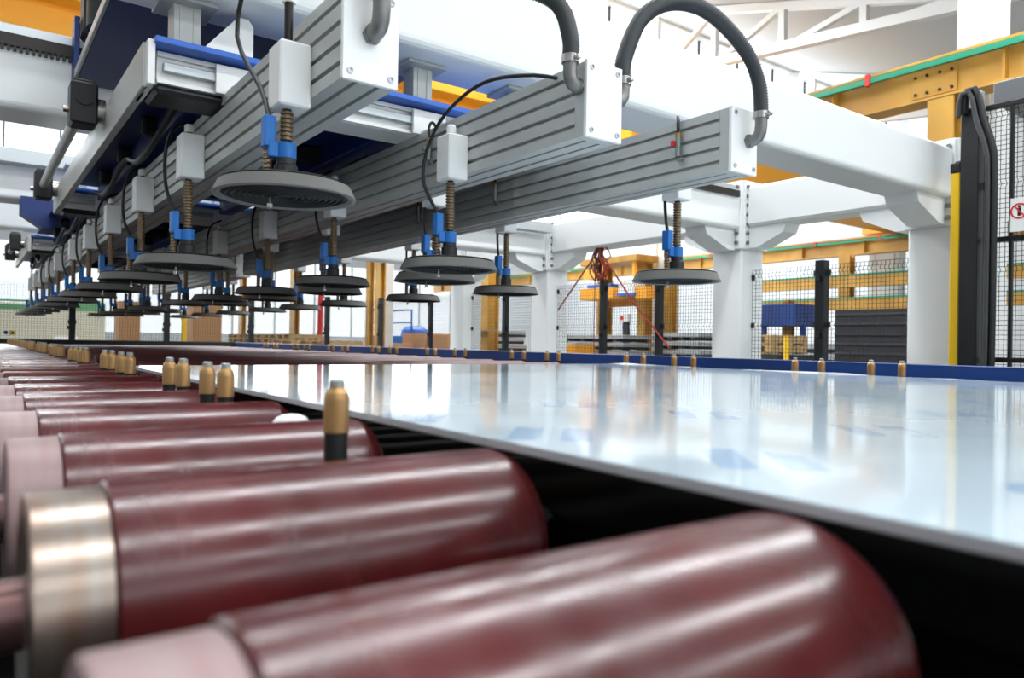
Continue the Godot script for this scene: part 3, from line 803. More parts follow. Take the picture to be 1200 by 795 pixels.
func cross_member(x: float, z0: float, z1: float, label: String) -> void:
	var t := thing("cross_member", label, "cross member", Vector3(x, 0, 0), "blue-topped cross members")
	var zc := (z0 + z1) / 2
	var L := z0 - z1
	obj("top_plate", MB.new().box(Vector3(0.02, 0.925, zc), Vector3(0.24, 0.018, L), 0.002), M.bluetop, t)
	var body := MB.new()
	body.box(Vector3(0, 0.868, zc), Vector3(0.14, 0.096, L - 0.03), 0.002)
	body.box(Vector3(0.075, 0.905, zc), Vector3(0.012, 0.014, L - 0.03), 0.001)
	body.box(Vector3(0.075, 0.828, zc), Vector3(0.012, 0.012, L - 0.03), 0.001)
	obj("profile", body, M.plate, t)
	obj("linear_rail", MB.new().box(Vector3(0.082, 0.868, zc), Vector3(0.02, 0.026, L - 0.06), 0.002), M.galv, t)
	obj("end_plate", MB.new().box(Vector3(0.02, 0.865, z0 + 0.006), Vector3(0.2, 0.125, 0.02), 0.002), M.plate, t)
	obj("under_cover", MB.new().box(Vector3(0, 0.808, z0 - 0.13), Vector3(0.16, 0.026, 0.24), 0.01), M.black, t)
	for z in [-0.655, -1.308, -1.888]:
		var br := MB.new()
		br.box(Vector3(0.098, 0.862, z + 0.02), Vector3(0.012, 0.085, 0.13), 0.001)
		br.box(Vector3(0.13, 0.825, z), Vector3(0.075, 0.01, 0.11), 0.001)
		br.prism(PackedVector2Array([Vector2(0.1, 0.83), Vector2(0.16, 0.83), Vector2(0.104, 0.9)]), Transform3D(Basis(), Vector3(0, 0, z - 0.03)), 0.012)
		obj("bracket", br, M.plate, t)
	for z in [-0.49, -1.26, -1.68]:
		var post := MB.new()
		post.box(Vector3(0.06, 0.998, z), Vector3(0.075, 0.128, 0.075), 0.002)
		for g in [-0.018, 0.018]: post.box(Vector3(0.098, 0.998, z + g), Vector3(0.004, 0.128, 0.006))
		obj("hanger_post", post, M.alu, t)
		obj("hanger_plate", MB.new().box(Vector3(0.06, 1.058, z), Vector3(0.15, 0.012, 0.15), 0.001), M.alu, t)
	var g := PackedVector2Array([Vector2(-0.53, 0.935), Vector2(-0.67, 0.935), Vector2(-0.67, 1.03), Vector2(-0.655, 1.05), Vector2(-0.625, 1.05)])
	obj("gusset", MB.new().prism(g, Transform3D(Basis(Vector3(0, 0, 1), Vector3(0, 1, 0), Vector3(-1, 0, 0)), Vector3(0.12, 0, 0)), 0.03), M.plate, t)

func gear_drive(xs: Array, label: String) -> void:
	var t := thing("gear_drive", label, "drive", Vector3(0, 0.915, -0.31), "gear drives on the side plates")
	obj("shaft", MB.new().cyl(Vector3(xs[0], 0, 0), Vector3(xs[1], 0, 0), 0.021, 20), M.steel if false else M.alu, t)
	for x in xs:
		var b := MB.new()
		b.box(Vector3(x, 0.0, 0), Vector3(0.1, 0.15, 0.085), 0.008)
		b.box(Vector3(x, 0.075, 0), Vector3(0.085, 0.02, 0.07), 0.006)
		b.cyl(Vector3(x + 0.05, 0.02, 0), Vector3(x + 0.056, 0.02, 0), 0.03, 20)
		obj("gearbox", b, M.black, t)
		obj("flange", MB.new().cyl(Vector3(x, -0.01, -0.042), Vector3(x, -0.01, -0.068), 0.042, 24), M.steel, t)
		obj("end_bolt", MB.new().cyl(Vector3(x, -0.02, 0.042), Vector3(x, -0.02, 0.06), 0.012, 12), M.steel, t)

# ---------------------------------------------------------------- fences
func mesh_panel(a: Vector3, b: Vector3, y0: float, y1: float, label: String, cell := 0.03) -> void:
	var t := thing("wire_fence", label, "fence", a, "black wire mesh fence panels")
	var d := b - a
	var n := int(d.length() / cell)
	var out := Vector3.UP.cross(d).normalized()
	var bends := [y1 - 0.05, y1 - 0.45, y1 - 0.95]
	var w := MB.new()
	var ys := [y0]
	for q in [bends[2], bends[1], bends[0]]:
		if q > y0 + 0.1: ys.append_array([q - 0.02, q, q + 0.02])
	ys.append(y1)
	for k in n + 1:
		var p := d * (float(k) / n)
		for j in ys.size() - 1:
			var f := func(y: float) -> Vector3: return p + Vector3(0, y, 0) + out * (0.018 if y in bends else 0.0)
			w.bar(f.call(ys[j]), f.call(ys[j + 1]), 0.0028)
	var m := int((y1 - y0) / cell)
	for k in m + 1:
		var y := y0 + (y1 - y0) * k / m
		w.bar(Vector3(0, y, 0), d + Vector3(0, y, 0), 0.0028)
	stuff(obj("wire_mesh", w, M.black, t))
	for y in [y1 - 0.06, y1 - 0.45]:
		for e in [0.006, d.length() - 0.006]:
			obj("clip", MB.new().box(d.normalized() * e + Vector3(0, y, 0), Vector3(0.022, 0.045, 0.022), 0.003), M.dark, t)

func fence_post(p: Vector3, w: float, top: float, label: String) -> void:
	var t := thing("fence_post", label, "post", Vector3(p.x, FLOOR, p.z), "black fence posts")
	obj("post", MB.new().box(Vector3(0, (top - FLOOR) / 2, 0), Vector3(w, top - FLOOR, w), 0.004), M.black, t)
	obj("foot_plate", MB.new().box(Vector3(0, 0.006, 0), Vector3(w * 2, 0.012, w * 2), 0.002), M.black, t)
	for y in [0.62, 0.2]: obj("clip", MB.new().box(Vector3(0, y - FLOOR, w / 2 + 0.008), Vector3(0.03, 0.045, 0.02), 0.004), M.dark, t)

func fences() -> void:
	# far side fence at z = -5.35
	var px := [-3.11, -4.73, -5.48, -7.17, -8.95]
	var say := ["right of the middle white column", "under the rightmost small suction cup", "draped with the tangle of red slings", "behind the far suction cups, left of the third column", "left of the fourth white column"]
	for k in px.size():
		fence_post(Vector3(px[k], 0, -5.15), 0.076 if k == 0 else 0.062, 0.76, "black square fence post " + say[k])
	var ez := [-4.32, -3.2, -2.1, -1.02, 0.1]
	fence_post(Vector3(-10.6, 0, -5.2), 0.07, 0.77, "black fence post at the corner of the far fence")
	for k in ez.size():
		fence_post(Vector3(-10.6, 0, ez[k]), 0.07, 0.75, "black fence post of the end fence, %s from the far corner" % nth(k))
	var spans := [[-2.42, -3.06], [-3.16, -3.72], [-4.02, -4.69], [-4.77, -5.44], [-5.52, -6.2], [-6.5, -7.13], [-7.21, -7.9], [-8.2, -8.91], [-8.99, -10.55]]
	for k in spans.size():
		mesh_panel(Vector3(spans[k][0], 0, -5.15), Vector3(spans[k][1], 0, -5.15), -0.3, 0.725, "black wire mesh panel of the far fence, %s from the right" % nth(k))
	var zs := [-5.2, -4.32, -3.2, -2.1, -1.02, 0.1, 1.2]
	for k in 6:
		mesh_panel(Vector3(-10.6, 0, zs[k] + 0.03), Vector3(-10.6, 0, zs[k + 1] - 0.03), -0.3, 0.72, "black wire mesh panel of the end fence, %s from the far corner" % nth(k))
	var yp := thing("yellow_post", "thin yellow post in front of the far end fence", "post", Vector3(-10.4, FLOOR, -2.27))
	obj("post", MB.new().box(Vector3(0, 0.65, 0), Vector3(0.055, 1.3, 0.055), 0.004), M.safety, yp)
	obj("foot_plate", MB.new().box(Vector3(0, 0.006, 0), Vector3(0.14, 0.012, 0.14)), M.safety, yp)
	for s in [[-0.345, "blue", M.rail, "round blue"], [-0.41, "yellow", M.safety, "yellow"]]:
		var t := thing("warning_sign", "small %s safety sign on the end fence mesh" % s[3], "sign", Vector3(-10.58, 0.125, s[0]))
		obj("panel", MB.new().box(Vector3.ZERO, Vector3(0.004, 0.055, 0.05)), M.plastic if s[1] == "blue" else s[2], t)
		if s[1] == "blue": obj("disc", MB.new().cyl(Vector3(0.002, 0, 0), Vector3(0.004, 0, 0), 0.021, 16), M.rail, t)
		else: obj("triangle", MB.new().prism(PackedVector2Array([Vector2(-0.02, -0.017), Vector2(0.02, -0.017), Vector2(0, 0.018)]), Transform3D(Basis(Vector3(0, 0, -1), Vector3(0, 1, 0), Vector3(1, 0, 0)), Vector3(0.002, 0, 0)), 0.002), M.dark, t)
	# right-hand safety gate: tall post, light curtain, mesh and cable
	var gp := thing("gate_post", "tall black gate post right of the yellow light curtain", "post", Vector3(-1.942, FLOOR, -4.8))
	obj("post", MB.new().box(Vector3(0, 1.215, 0), Vector3(0.1, 2.43, 0.1), 0.004), M.black, gp)
	for y in [0.96, 2.15, 2.28]: obj("bolt_hole", MB.new().cyl(Vector3(-0.005, y, 0.049), Vector3(-0.005, y, 0.0515), 0.008, 12), M.dark, gp)
	obj("bracket", MB.new().box(Vector3(-0.03, 2.45, 0.0), Vector3(0.03, 0.11, 0.09), 0.004).box(Vector3(0.045, 2.46, 0.02), Vector3(0.03, 0.14, 0.05), 0.004).box(Vector3(0, 2.435, 0.03), Vector3(0.09, 0.012, 0.06), 0.002), M.galv, gp)
	var lc := thing("light_curtain", "yellow safety light curtain strip beside the right white column", "light curtain", Vector3(-2.026, FLOOR, -4.8))
	obj("strip", MB.new().box(Vector3(0, 1.035, 0), Vector3(0.055, 2.07, 0.06), 0.006), M.safety, lc)
	obj("end_cap", MB.new().box(Vector3(0.0, 2.1, 0), Vector3(0.06, 0.06, 0.065), 0.006).box(Vector3(0.03, 2.13, 0), Vector3(0.07, 0.02, 0.05), 0.004), M.dark, lc)
	var cab := [Vector3(-1.965, 1.5, -4.73), Vector3(-1.955, 1.60, -4.72), Vector3(-1.925, 1.645, -4.72), Vector3(-1.89, 1.6, -4.72), Vector3(-1.86, 1.45, -4.72), Vector3(-1.815, 1.3, -4.72), Vector3(-1.8, 1.15, -4.72), Vector3(-1.8, 0.4, -4.72), Vector3(-1.805, -0.2, -4.72), Vector3(-1.81, -0.88, -4.72)]
	tag(obj("gate_cable", MB.new().tube(curve_pts(cab, 60), 0.021, 10), M.cable), "thick black cable looped over the tall gate post", "cable")
	tag(obj("gate_cable", MB.new().tube(curve_pts(cab.map(func(p): return p + Vector3(-0.02, -0.02, 0.03)), 60), 0.014, 8), M.hose), "thin grey cable alongside the thick cable on the gate post", "cable")
	mesh_panel(Vector3(-1.88, 0, -4.8), Vector3(-0.4, 0, -4.8), -0.85, 1.52, "tall wire mesh gate at the right edge of the photo", 0.028)
	var gf := thing("mesh_gate", "black tube frame around the tall wire mesh at right", "gate", Vector3(0, 0, -4.815))
	var gm := MB.new()
	gm.box(Vector3(-1.13, 1.53, 0), Vector3(1.5, 0.03, 0.03), 0.003); gm.box(Vector3(-1.13, 0.75, 0), Vector3(1.5, 0.03, 0.02), 0.003); gm.box(Vector3(-1.13, 0.05, 0), Vector3(1.5, 0.03, 0.02), 0.003)
	gm.box(Vector3(-1.74, 0.34, 0), Vector3(0.02, 2.4, 0.025), 0.003); gm.box(Vector3(-0.4, 0.34, 0), Vector3(0.04, 2.4, 0.03), 0.003)
	obj("tubes", gm, M.black, gf)
	var sg := thing("prohibition_sign", "white sign with a red ring and slash on the tall mesh gate", "sign", Vector3(-1.645, 0.875, -4.77))
	obj("panel", MB.new().box(Vector3.ZERO, Vector3(0.17, 0.19, 0.004)), M.plastic, sg)
	obj("ring", MB.new().lathe([Vector2(0.036, 0), Vector2(0.045, 0), Vector2(0.045, 0.002), Vector2(0.036, 0.002), Vector2(0.036, 0)], 28, MB.along(Vector3(-0.04, 0.02, 0.002), Vector3(-0.04, 0.02, 0.01))), M.red, sg)
	obj("slash", MB.new().box(Vector3(-0.04, 0.02, 0.003), Vector3(0.008, 0.075, 0.002), 0.0, Basis(Vector3(0, 0, 1), 0.7)), M.red, sg)
	obj("figure", MB.new().box(Vector3(-0.04, 0.015, 0.0025), Vector3(0.018, 0.045, 0.001)).cyl(Vector3(-0.04, 0.046, 0.002), Vector3(-0.04, 0.046, 0.003), 0.008, 12), M.dark, sg)
	obj("second_ring", MB.new().lathe([Vector2(0.03, 0), Vector2(0.04, 0), Vector2(0.04, 0.002), Vector2(0.03, 0.002), Vector2(0.03, 0)], 28, MB.along(Vector3(0.05, 0.02, 0.002), Vector3(0.05, 0.02, 0.01))), M.red, sg)

# ---------------------------------------------------------------- hall equipment behind the fence
func runway(z: float, y0: float, y1: float, label: String) -> void:
	var t := thing("runway_beam", label, "crane beam", Vector3(-14, 0, z), "yellow crane runway beams")
	var L := 43.0
	var h := y1 - y0
	obj("web", MB.new().box(Vector3(0, (y0 + y1) / 2, 0), Vector3(L, h, 0.05)), M.yellow, t)
	obj("bottom_flange", MB.new().box(Vector3(0, y0 + 0.015, 0), Vector3(L, 0.03, 0.3)), M.yellow, t)
	obj("top_flange", MB.new().box(Vector3(0, y1 - 0.015, 0), Vector3(L, 0.03, 0.3)), M.yellow, t)
	for k in 22: obj("stiffener", MB.new().box(Vector3(-20.5 + k * 1.95, (y0 + y1) / 2, 0), Vector3(0.025, h, 0.26)), M.yellow, t)
	obj("conductor_rail", MB.new().box(Vector3(0, y1 - 0.09, 0.19), Vector3(L, 0.07, 0.04), 0.005), M.green, t)
	obj("crane_rail", MB.new().box(Vector3(0, y1 + 0.02, 0), Vector3(L, 0.04, 0.05)), M.cardboard, t)
	var cl := MB.new()
	for k in 22: cl.box(Vector3(-20.0 + k * 1.95, y1 - 0.08, 0.2), Vector3(0.05, 0.14, 0.05))
	obj("holders", cl, M.red, t)

func crane_column(x: float, z: float, top: float, label: String, w := 0.28, d := 0.26) -> void:
	var t := thing("crane_column", label, "column", Vector3(x, FLOOR, z), "yellow crane columns")
	var h := top - FLOOR
	obj("web", MB.new().box(Vector3(0, h / 2, 0), Vector3(0.03, h, d)), M.yellow, t)
	for s in [-1, 1]: obj("flange", MB.new().box(Vector3(0, h / 2, s * d / 2), Vector3(w, h, 0.035)), M.yellow, t)
	obj("foot_plate", MB.new().box(Vector3(0, 0.015, 0), Vector3(w + 0.2, 0.03, 0.4)), M.yellow, t)

func hall_column(x: float, z: float, w: float, label: String) -> void:
	var t := thing("concrete_column", label, "column", Vector3(x, FLOOR, z), "white building columns")
	obj("shaft", MB.new().box(Vector3(0, 3.2, 0), Vector3(w, 6.4, 0.4), 0.02), M.concrete, t)
	obj("corner_strip", MB.new().box(Vector3(-w * 0.32, 3.2, 0.21), Vector3(0.05, 6.4, 0.02)).box(Vector3(w * 0.32, 3.2, 0.21), Vector3(0.05, 6.4, 0.02)), M.concrete, t)

func sheet_stack(x0: float, x1: float, z: float, y1: float, n: int, label: String) -> void:
	var t := thing("sheet_stack", label, "stack", Vector3((x0 + x1) / 2, FLOOR, z), "stacks of metal sheets in the hall")
	var h := (y1 - FLOOR) / n
	var rng := RandomNumberGenerator.new(); rng.seed = int(x0 * -100)
	for k in n:
		var o := Vector3(rng.randf_range(-0.05, 0.05), 0, rng.randf_range(-0.03, 0.03))
		obj("sheet_pack", MB.new().box(o + Vector3(0, k * h + h * 0.66, 0), Vector3(x1 - x0, h * 0.5, 1.0), 0.004), M.sheetmetal, t)
		var sk := MB.new()
		for e in 4: sk.box(o + Vector3(lerpf(x0 - x1, x1 - x0, (e + 0.5) / 4.0) / 2, k * h + h * 0.2, 0), Vector3(0.12, h * 0.4, 1.0))
		obj("spacer", sk, M.panel, t)

func pallet(at: Vector3, L: float, label: String, levels := 1) -> void:
	var t := thing("pallet", label, "pallet", at, "wooden pallets behind the fence")
	for k in levels:
		var y := k * 0.15
		for e in 5: obj("deck_board", MB.new().box(Vector3(0, y + 0.135, -0.4 + e * 0.2), Vector3(L, 0.022, 0.12)), M.wood, t)
		for e in 3: obj("bottom_board", MB.new().box(Vector3(0, y + 0.011, -0.4 + e * 0.4), Vector3(L, 0.022, 0.12)), M.wood, t)
		var n := maxi(3, int(L / 0.6) + 1)
		for j in n: obj("block", MB.new().box(Vector3(lerpf(-L / 2 + 0.07, L / 2 - 0.07, float(j) / (n - 1)), y + 0.073, 0), Vector3(0.14, 0.1, 0.95)), M.wood, t)

func carton(c: Vector3, s: Vector3, label: String) -> void:
	var t := thing("carton", label, "box", Vector3(c.x, c.y - s.y / 2, c.z), "cardboard boxes in the hall")
	obj("body", MB.new().box(Vector3(0, s.y / 2, 0), s, 0.006), M.cardboard, t)
	obj("tape", MB.new().box(Vector3(0, s.y + 0.001, 0), Vector3(s.x * 0.98, 0.002, 0.06)).box(Vector3(0, s.y - 0.06, s.z / 2 + 0.001), Vector3(0.06, 0.1, 0.002)), M.wood, t)

func background() -> void:
	runway(-9.0, 2.98, 3.46, "yellow crane runway beam with green conductor rail at upper right, nearest")
	runway(-20.6, 2.8, 3.28, "yellow crane runway beam with green conductor rail across the far bay")
	var spl := thing("splice_plate", "bolted yellow splice plate on the nearest runway beam above its column", "plate", Vector3(-4.05, 3.2, -8.96))
	obj("plate", MB.new().box(Vector3(0, 0, 0), Vector3(0.5, 0.3, 0.02), 0.003), M.yellow, spl)
	var sbolts := MB.new()
	for bx in [-0.2, -0.07, 0.07, 0.2]:
		for by in [-0.1, 0.1]: sbolts.cyl(Vector3(bx, by, 0.01), Vector3(bx, by, 0.03), 0.018, 6)
	obj("bolts", sbolts, M.rod, spl)
	crane_column(-3.93, -9.0, 2.97, "yellow crane column at upper right behind the tall gate post")
	crane_column(-13.1, -9.0, 2.97, "dark yellow crane column with shelves left of the third white column", 0.24, 0.26)
	crane_column(-18.4, -9.0, 2.97, "orange-yellow crane column left of the blue lift", 0.3, 0.14)
	crane_column(-24.97, -9.0, 2.97, "orange crane column above the pallets", 0.42, 0.16)
	crane_column(-31.0, -9.0, 2.97, "pale orange crane column farthest left", 0.42, 0.16)
	crane_column(-20.3, -9.6, 2.97, "pale yellow crane column beside the white corrugated column", 0.22, 0.14)
	crane_column(-13.36, -14.0, 2.2, "yellow column just left of the white pillar under the far runway", 0.28)
	crane_column(-12.51, -14.0, 2.2, "yellow column just right of the white pillar under the far runway", 0.18)
	crane_column(-14.85, -14.0, 2.2, "brown-yellow column behind the red slings", 0.3)
	crane_column(-11.5, -20.3, 2.78, "yellow column beside the white clad pillar, right bay", 0.34)
	crane_column(-15.1, -20.0, 2.2, "thin yellow column left of the middle white column", 0.22)
	crane_column(-10.0, -15.2, 1.2, "thin yellow column beside the blue shelter", 0.14)
	hall_column(-3.75, -9.5, 0.42, "white concrete column rising behind the nearest yellow runway")
	hall_column(-19.3, -9.6, 0.3, "white corrugated column left of the orange crane column")
	hall_column(-13.0, -14.4, 0.55, "white pillar between two yellow columns")
	hall_column(-11.0, -21.6, 0.9, "white clad pillar right of the far yellow column")
	# low yellow racks in the far bay
	for r in [[1.92, "upper"], [1.3, "lower"]]:
		var t := thing("rack_rail", "%s yellow rail with green stripe in the far bay at right" % r[1], "rail", Vector3(-9.0, r[0], -19.2))
		obj("rail", MB.new().box(Vector3.ZERO, Vector3(11.0, 0.3, 0.15)), M.yellow, t)
		obj("stripe", MB.new().box(Vector3(0, 0.17, 0.06), Vector3(11.0, 0.05, 0.06)), M.green, t)
	for x in [-14.58, -3.42]:
		tag(obj("rack_upright", MB.new().box(Vector3(x, 0.6, -19.2), Vector3(0.15, 3.0, 0.15)), M.yellow), "yellow upright at the %s end of the far yellow rails" % ("left" if x < -10 else "right"), "post")
	# overhead cranes
	var g := thing("crane_bridge", "orange overhead crane girder crossing at upper left", "crane", Vector3(-10, 0, 0), "orange crane bridges")
	obj("upper_girder", MB.new().box(Vector3(0.15, 4.3, -2.0), Vector3(0.55, 0.9, 13.9), 0.01), M.orange, g)
	obj("lower_girder", MB.new().box(Vector3(0, 3.68, -2.0), Vector3(0.3, 0.4, 13.6), 0.01), M.orange, g)
	obj("end_truck", MB.new().box(Vector3(0, 3.65, -8.95), Vector3(2.4, 0.28, 0.2), 0.01), M.orange, g)
	obj("limit_box", MB.new().box(Vector3(0.45, 4.0, -0.75), Vector3(0.1, 0.12, 0.3), 0.01), M.dark, g)
	var loops := MB.new()
	for k in 7:
		var z := -6.6 - k * 0.36
		loops.tube(curve_pts([Vector3(0.5, 4.3, z), Vector3(0.5, 3.95, z - 0.04), Vector3(0.5, 3.8, z - 0.18), Vector3(0.5, 3.95, z - 0.32), Vector3(0.5, 4.3, z - 0.36)], 12), 0.035, 6)
	obj("festoon_cable", loops, M.dark, g)
	var g2 := thing("crane_bridge", "orange crane girder seen from below between the right white columns", "crane", Vector3(-9.95, 0, 0), "orange crane bridges")
	obj("girder", MB.new().box(Vector3(0, 3.74, -15.4), Vector3(1.1, 0.8, 11.4), 0.01), M.orange, g2)
	obj("end_truck", MB.new().box(Vector3(0, 3.48, -20.6), Vector3(2.4, 0.26, 0.3), 0.01), M.orange, g2)
	# partition at the far left
	var pw := thing("partition", "beige and green partition wall beyond the end fence", "partition", Vector3(-20, FLOOR, 0))
	obj("beige_panel", MB.new().box(Vector3(0, 0.785, 0.4), Vector3(0.12, 1.57, 6.0)), M.beige, pw)
	obj("green_band", MB.new().box(Vector3(0, 1.68, 0.4), Vector3(0.13, 0.22, 6.0)), M.greenband, pw)
	var lp := thing("white_pipe", "white lamp tube hanging at the green band, far left", "lamp", Vector3(-19.7, 0.8, -0.9))
	obj("tube", MB.new().cyl(Vector3(0, 0, -0.15), Vector3(0, 0, 0.6), 0.035, 10), M.plastic, lp)
	obj("strap", MB.new().box(Vector3(-0.12, 0, 0.2), Vector3(0.24, 0.02, 0.02)), M.galv, lp)
	for k in 3: tag(obj("white_box", MB.new().box(Vector3(-18.9, FLOOR + 0.15 + k * 0.3 + 0.09, -1.7 + (k % 2) * 0.1), Vector3(0.5, 0.3, 0.42), 0.01), M.plastic), "white box stacked %s by the beige partition" % ["lowest", "in the middle", "on top"][k], "box", "white boxes by the partition")
	# slung cables on the fence post
	var sl := thing("sling_bundle", "tangle of red and brown slings over the fence post", "slings", Vector3(-5.48, 0, -5.1))
	var rng := RandomNumberGenerator.new(); rng.seed = 11
	var cord := MB.new()
	var cord2 := MB.new()
	for k in 16:
		var a := Vector3(rng.randf_range(-0.05, 0.05), 1.1, rng.randf_range(-0.02, 0.03))
		var pts := [a, a + Vector3(rng.randf_range(-0.1, 0.1), -0.12, rng.randf_range(-0.02, 0.05)), a + Vector3(rng.randf_range(-0.14, 0.14), -0.24, rng.randf_range(-0.02, 0.05)), a + Vector3(rng.randf_range(-0.08, 0.08), -0.36, rng.randf_range(-0.02, 0.05))]
		(cord if k % 2 else cord2).tube(curve_pts(pts, 10), 0.007, 6)
	cord.tube([Vector3(-0.05, 1.0, 0.03), Vector3(-0.62, 0.46, 0.03)], 0.008, 6)
	cord.tube([Vector3(0.05, 1.0, 0.03), Vector3(0.5, 0.5, 0.03), Vector3(0.95, 0.08, 0.03)], 0.008, 6)
	cord2.tube([Vector3(-0.02, 1.0, 0.05), Vector3(-0.03, 0.3, 0.05), Vector3(-0.02, -0.1, 0.05)], 0.006, 6)
	obj("red_slings", cord, mat(Color(0.62, 0.2, 0.14), 0.8), sl)
	obj("brown_slings", cord2, mat(Color(0.42, 0.25, 0.2), 0.8), sl)
	obj("hook", MB.new().box(Vector3(-0.02, 1.13, 0), Vector3(0.1, 0.12, 0.06), 0.02).bar(Vector3(0, 1.1, 0), Vector3(0, 0.77, 0), 0.02), M.dark, sl)
	# hoist, control boxes, stacks on the floor
	var ho := thing("hoist", "yellow crane trolley with blue top hanging behind the red slings", "hoist", Vector3(-14.3, 1.42, -13.45))
	obj("body", MB.new().box(Vector3(0, 0, 0), Vector3(1.25, 0.3, 0.6), 0.01), M.orange, ho)
	obj("blue_cover", MB.new().box(Vector3(0.05, 0.2, 0), Vector3(0.9, 0.1, 0.5), 0.01), M.bluetop, ho)
	obj("hanger", MB.new().box(Vector3(0, 0.5, 0), Vector3(0.1, 0.6, 0.1)).box(Vector3(-0.4, 0.55, 0), Vector3(0.5, 0.25, 0.3)), M.orange, ho)
	obj("emblem", MB.new().cyl(Vector3(0.2, 0, 0.3), Vector3(0.2, 0, 0.305), 0.05, 16), M.plastic, ho)
	var hb := thing("hoist_beam", "yellow beam that the hoist hangs from, on two yellow columns", "crane beam", Vector3(-14.05, 2.29, -13.7))
	obj("beam", MB.new().box(Vector3.ZERO, Vector3(2.1, 0.16, 0.8), 0.004), M.yellow, hb)
	var cb := thing("control_box", "white hoist control box right of the fence post with slings", "box", Vector3(-13.2, 1.58, -13.35))
	obj("body", MB.new().box(Vector3.ZERO, Vector3(0.55, 0.4, 0.4), 0.01), M.plastic, cb)
	obj("tray", MB.new().box(Vector3(0, -0.22, 0), Vector3(0.62, 0.05, 0.45)), M.bluetop, cb)
	obj("bracket", MB.new().box(Vector3(0.45, -0.2, 0), Vector3(0.4, 0.3, 0.3), 0.02).box(Vector3(0.0, 0.41, -0.1), Vector3(0.08, 0.44, 0.08)), M.orange, cb)
	var beam := thing("low_runway", "low yellow beam under the hoist in the middle bay", "crane beam", Vector3(-14.1, 0, -14.0))
	obj("web", MB.new().box(Vector3(0, 1.25, 0), Vector3(1.18, 0.22, 0.1)), M.yellow, beam)
	obj("flange", MB.new().box(Vector3(0, 1.37, 0), Vector3(1.18, 0.03, 0.2)).box(Vector3(0, 1.13, 0), Vector3(1.18, 0.03, 0.2)), M.yellow, beam)
	var sb := thing("switch_box", "white box with a red mark on the wall behind the slings", "box", Vector3(-13.35, 0.78, -13.3))
	obj("box", MB.new().box(Vector3.ZERO, Vector3(0.32, 0.2, 0.12), 0.006), M.plastic, sb)
	obj("red_mark", MB.new().box(Vector3(-0.06, 0, 0.062), Vector3(0.12, 0.1, 0.004)), M.red, sb)
	obj("stand", MB.new().box(Vector3(-0.02, -0.85, -0.05), Vector3(0.2, 1.55, 0.06)), M.panel, sb)
	sheet_stack(-13.9, -11.75, -12.2, 0.34, 7, "long stack of bright metal sheets left of the white pillar")
	sheet_stack(-11.55, -10.3, -12.9, 0.40, 7, "stack of metal sheets right of the white pillar")
	sheet_stack(-14.75, -14.1, -10.2, 0.40, 8, "short stack of metal sheets beside the shelved yellow column")
	sheet_stack(-7.75, -6.9, -12.2, 0.2, 6, "dark stack of sheets under the blue shelter at right")
	pallet(Vector3(-7.3, FLOOR + 0.9, -10.4), 1.0, "wooden pallet between the middle white column and a yellow post", 2)
	tag(obj("support_table", MB.new().box(Vector3(-7.3, FLOOR + 0.44, -10.4), Vector3(1.2, 0.9, 1.0)), M.panel), "dark table carrying the pallet right of the middle column", "table")
	var oc := thing("orange_crate", "orange crate of parts at the foot of the long sheet stack", "crate", Vector3(-12.95, FLOOR, -11.2))
	obj("crate", MB.new().box(Vector3(0, 0.49, 0), Vector3(0.9, 0.98, 0.6)), M.orange, oc)
	obj("contents", MB.new().box(Vector3(0, 1.0, 0), Vector3(0.8, 0.06, 0.5)), M.sheetmetal, oc)
	tag(obj("grey_cabinet", MB.new().box(Vector3(-13.75, -0.28, -11.4), Vector3(0.5, 1.24, 0.3), 0.01), mat(Color(0.45, 0.47, 0.48), 0.6)), "grey cabinet left of the long sheet stack", "cabinet")
	var dp := thing("dark_panel", "dark grey corrugated panel behind the fence left of the right column", "panel", Vector3(-4.25, FLOOR, -8.0))
	obj("sheet", MB.new().box(Vector3(0, 0.72, 0), Vector3(0.8, 1.44, 0.05)), M.panel, dp)
	for k in 13: obj("rib", MB.new().box(Vector3(0, 0.06 + k * 0.11, 0.03), Vector3(0.8, 0.03, 0.02), 0.006), M.panel, dp)
	obj("foot", MB.new().box(Vector3(0, 0.02, 0), Vector3(0.8, 0.04, 0.4)), M.panel, dp)
	for s in [[-6.47, "left"], [-5.9, "right"]]:
		var yb := thing("bollard", "short yellow bollard behind the fence, %s one of two" % s[1], "bollard", Vector3(s[0], FLOOR, -9.8))
		obj("post", MB.new().cyl(Vector3(0, 0, 0), Vector3(0, 1.17, 0), 0.04, 14), M.safety, yb)
		obj("foot", MB.new().cyl(Vector3.ZERO, Vector3(0, 0.015, 0), 0.09, 14), M.safety, yb)
	var bs := thing("blue_shelter", "blue hood shelter beyond the fence right of the middle column", "shelter", Vector3(-10.0, FLOOR, -15.0))
	obj("hood", MB.new().box(Vector3(0, 1.73, 0), Vector3(1.1, 0.5, 0.8), 0.02), M.rail, bs)
	obj("leg", MB.new().box(Vector3(0.5, 0.75, 0), Vector3(0.1, 1.5, 0.1)), M.rail, bs)
	obj("leg", MB.new().box(Vector3(-0.5, 0.75, 0), Vector3(0.1, 1.5, 0.1)), M.rail, bs)
	# left of the third column: lift, boxes, pallets
	var li := thing("scissor_lift", "blue scissor lift platform with guard rails behind the fence", "lift", Vector3(-21.7, FLOOR, -11.0))
	obj("chassis", MB.new().box(Vector3(0, 0.3, 0), Vector3(1.5, 0.5, 0.9), 0.03), M.panel, li)
	obj("platform", MB.new().box(Vector3(0, 1.0, 0), Vector3(1.4, 0.35, 0.9), 0.02), M.blue, li)
	obj("scissor", MB.new().box(Vector3(0, 0.7, 0), Vector3(1.2, 0.4, 0.5)), M.blue, li)
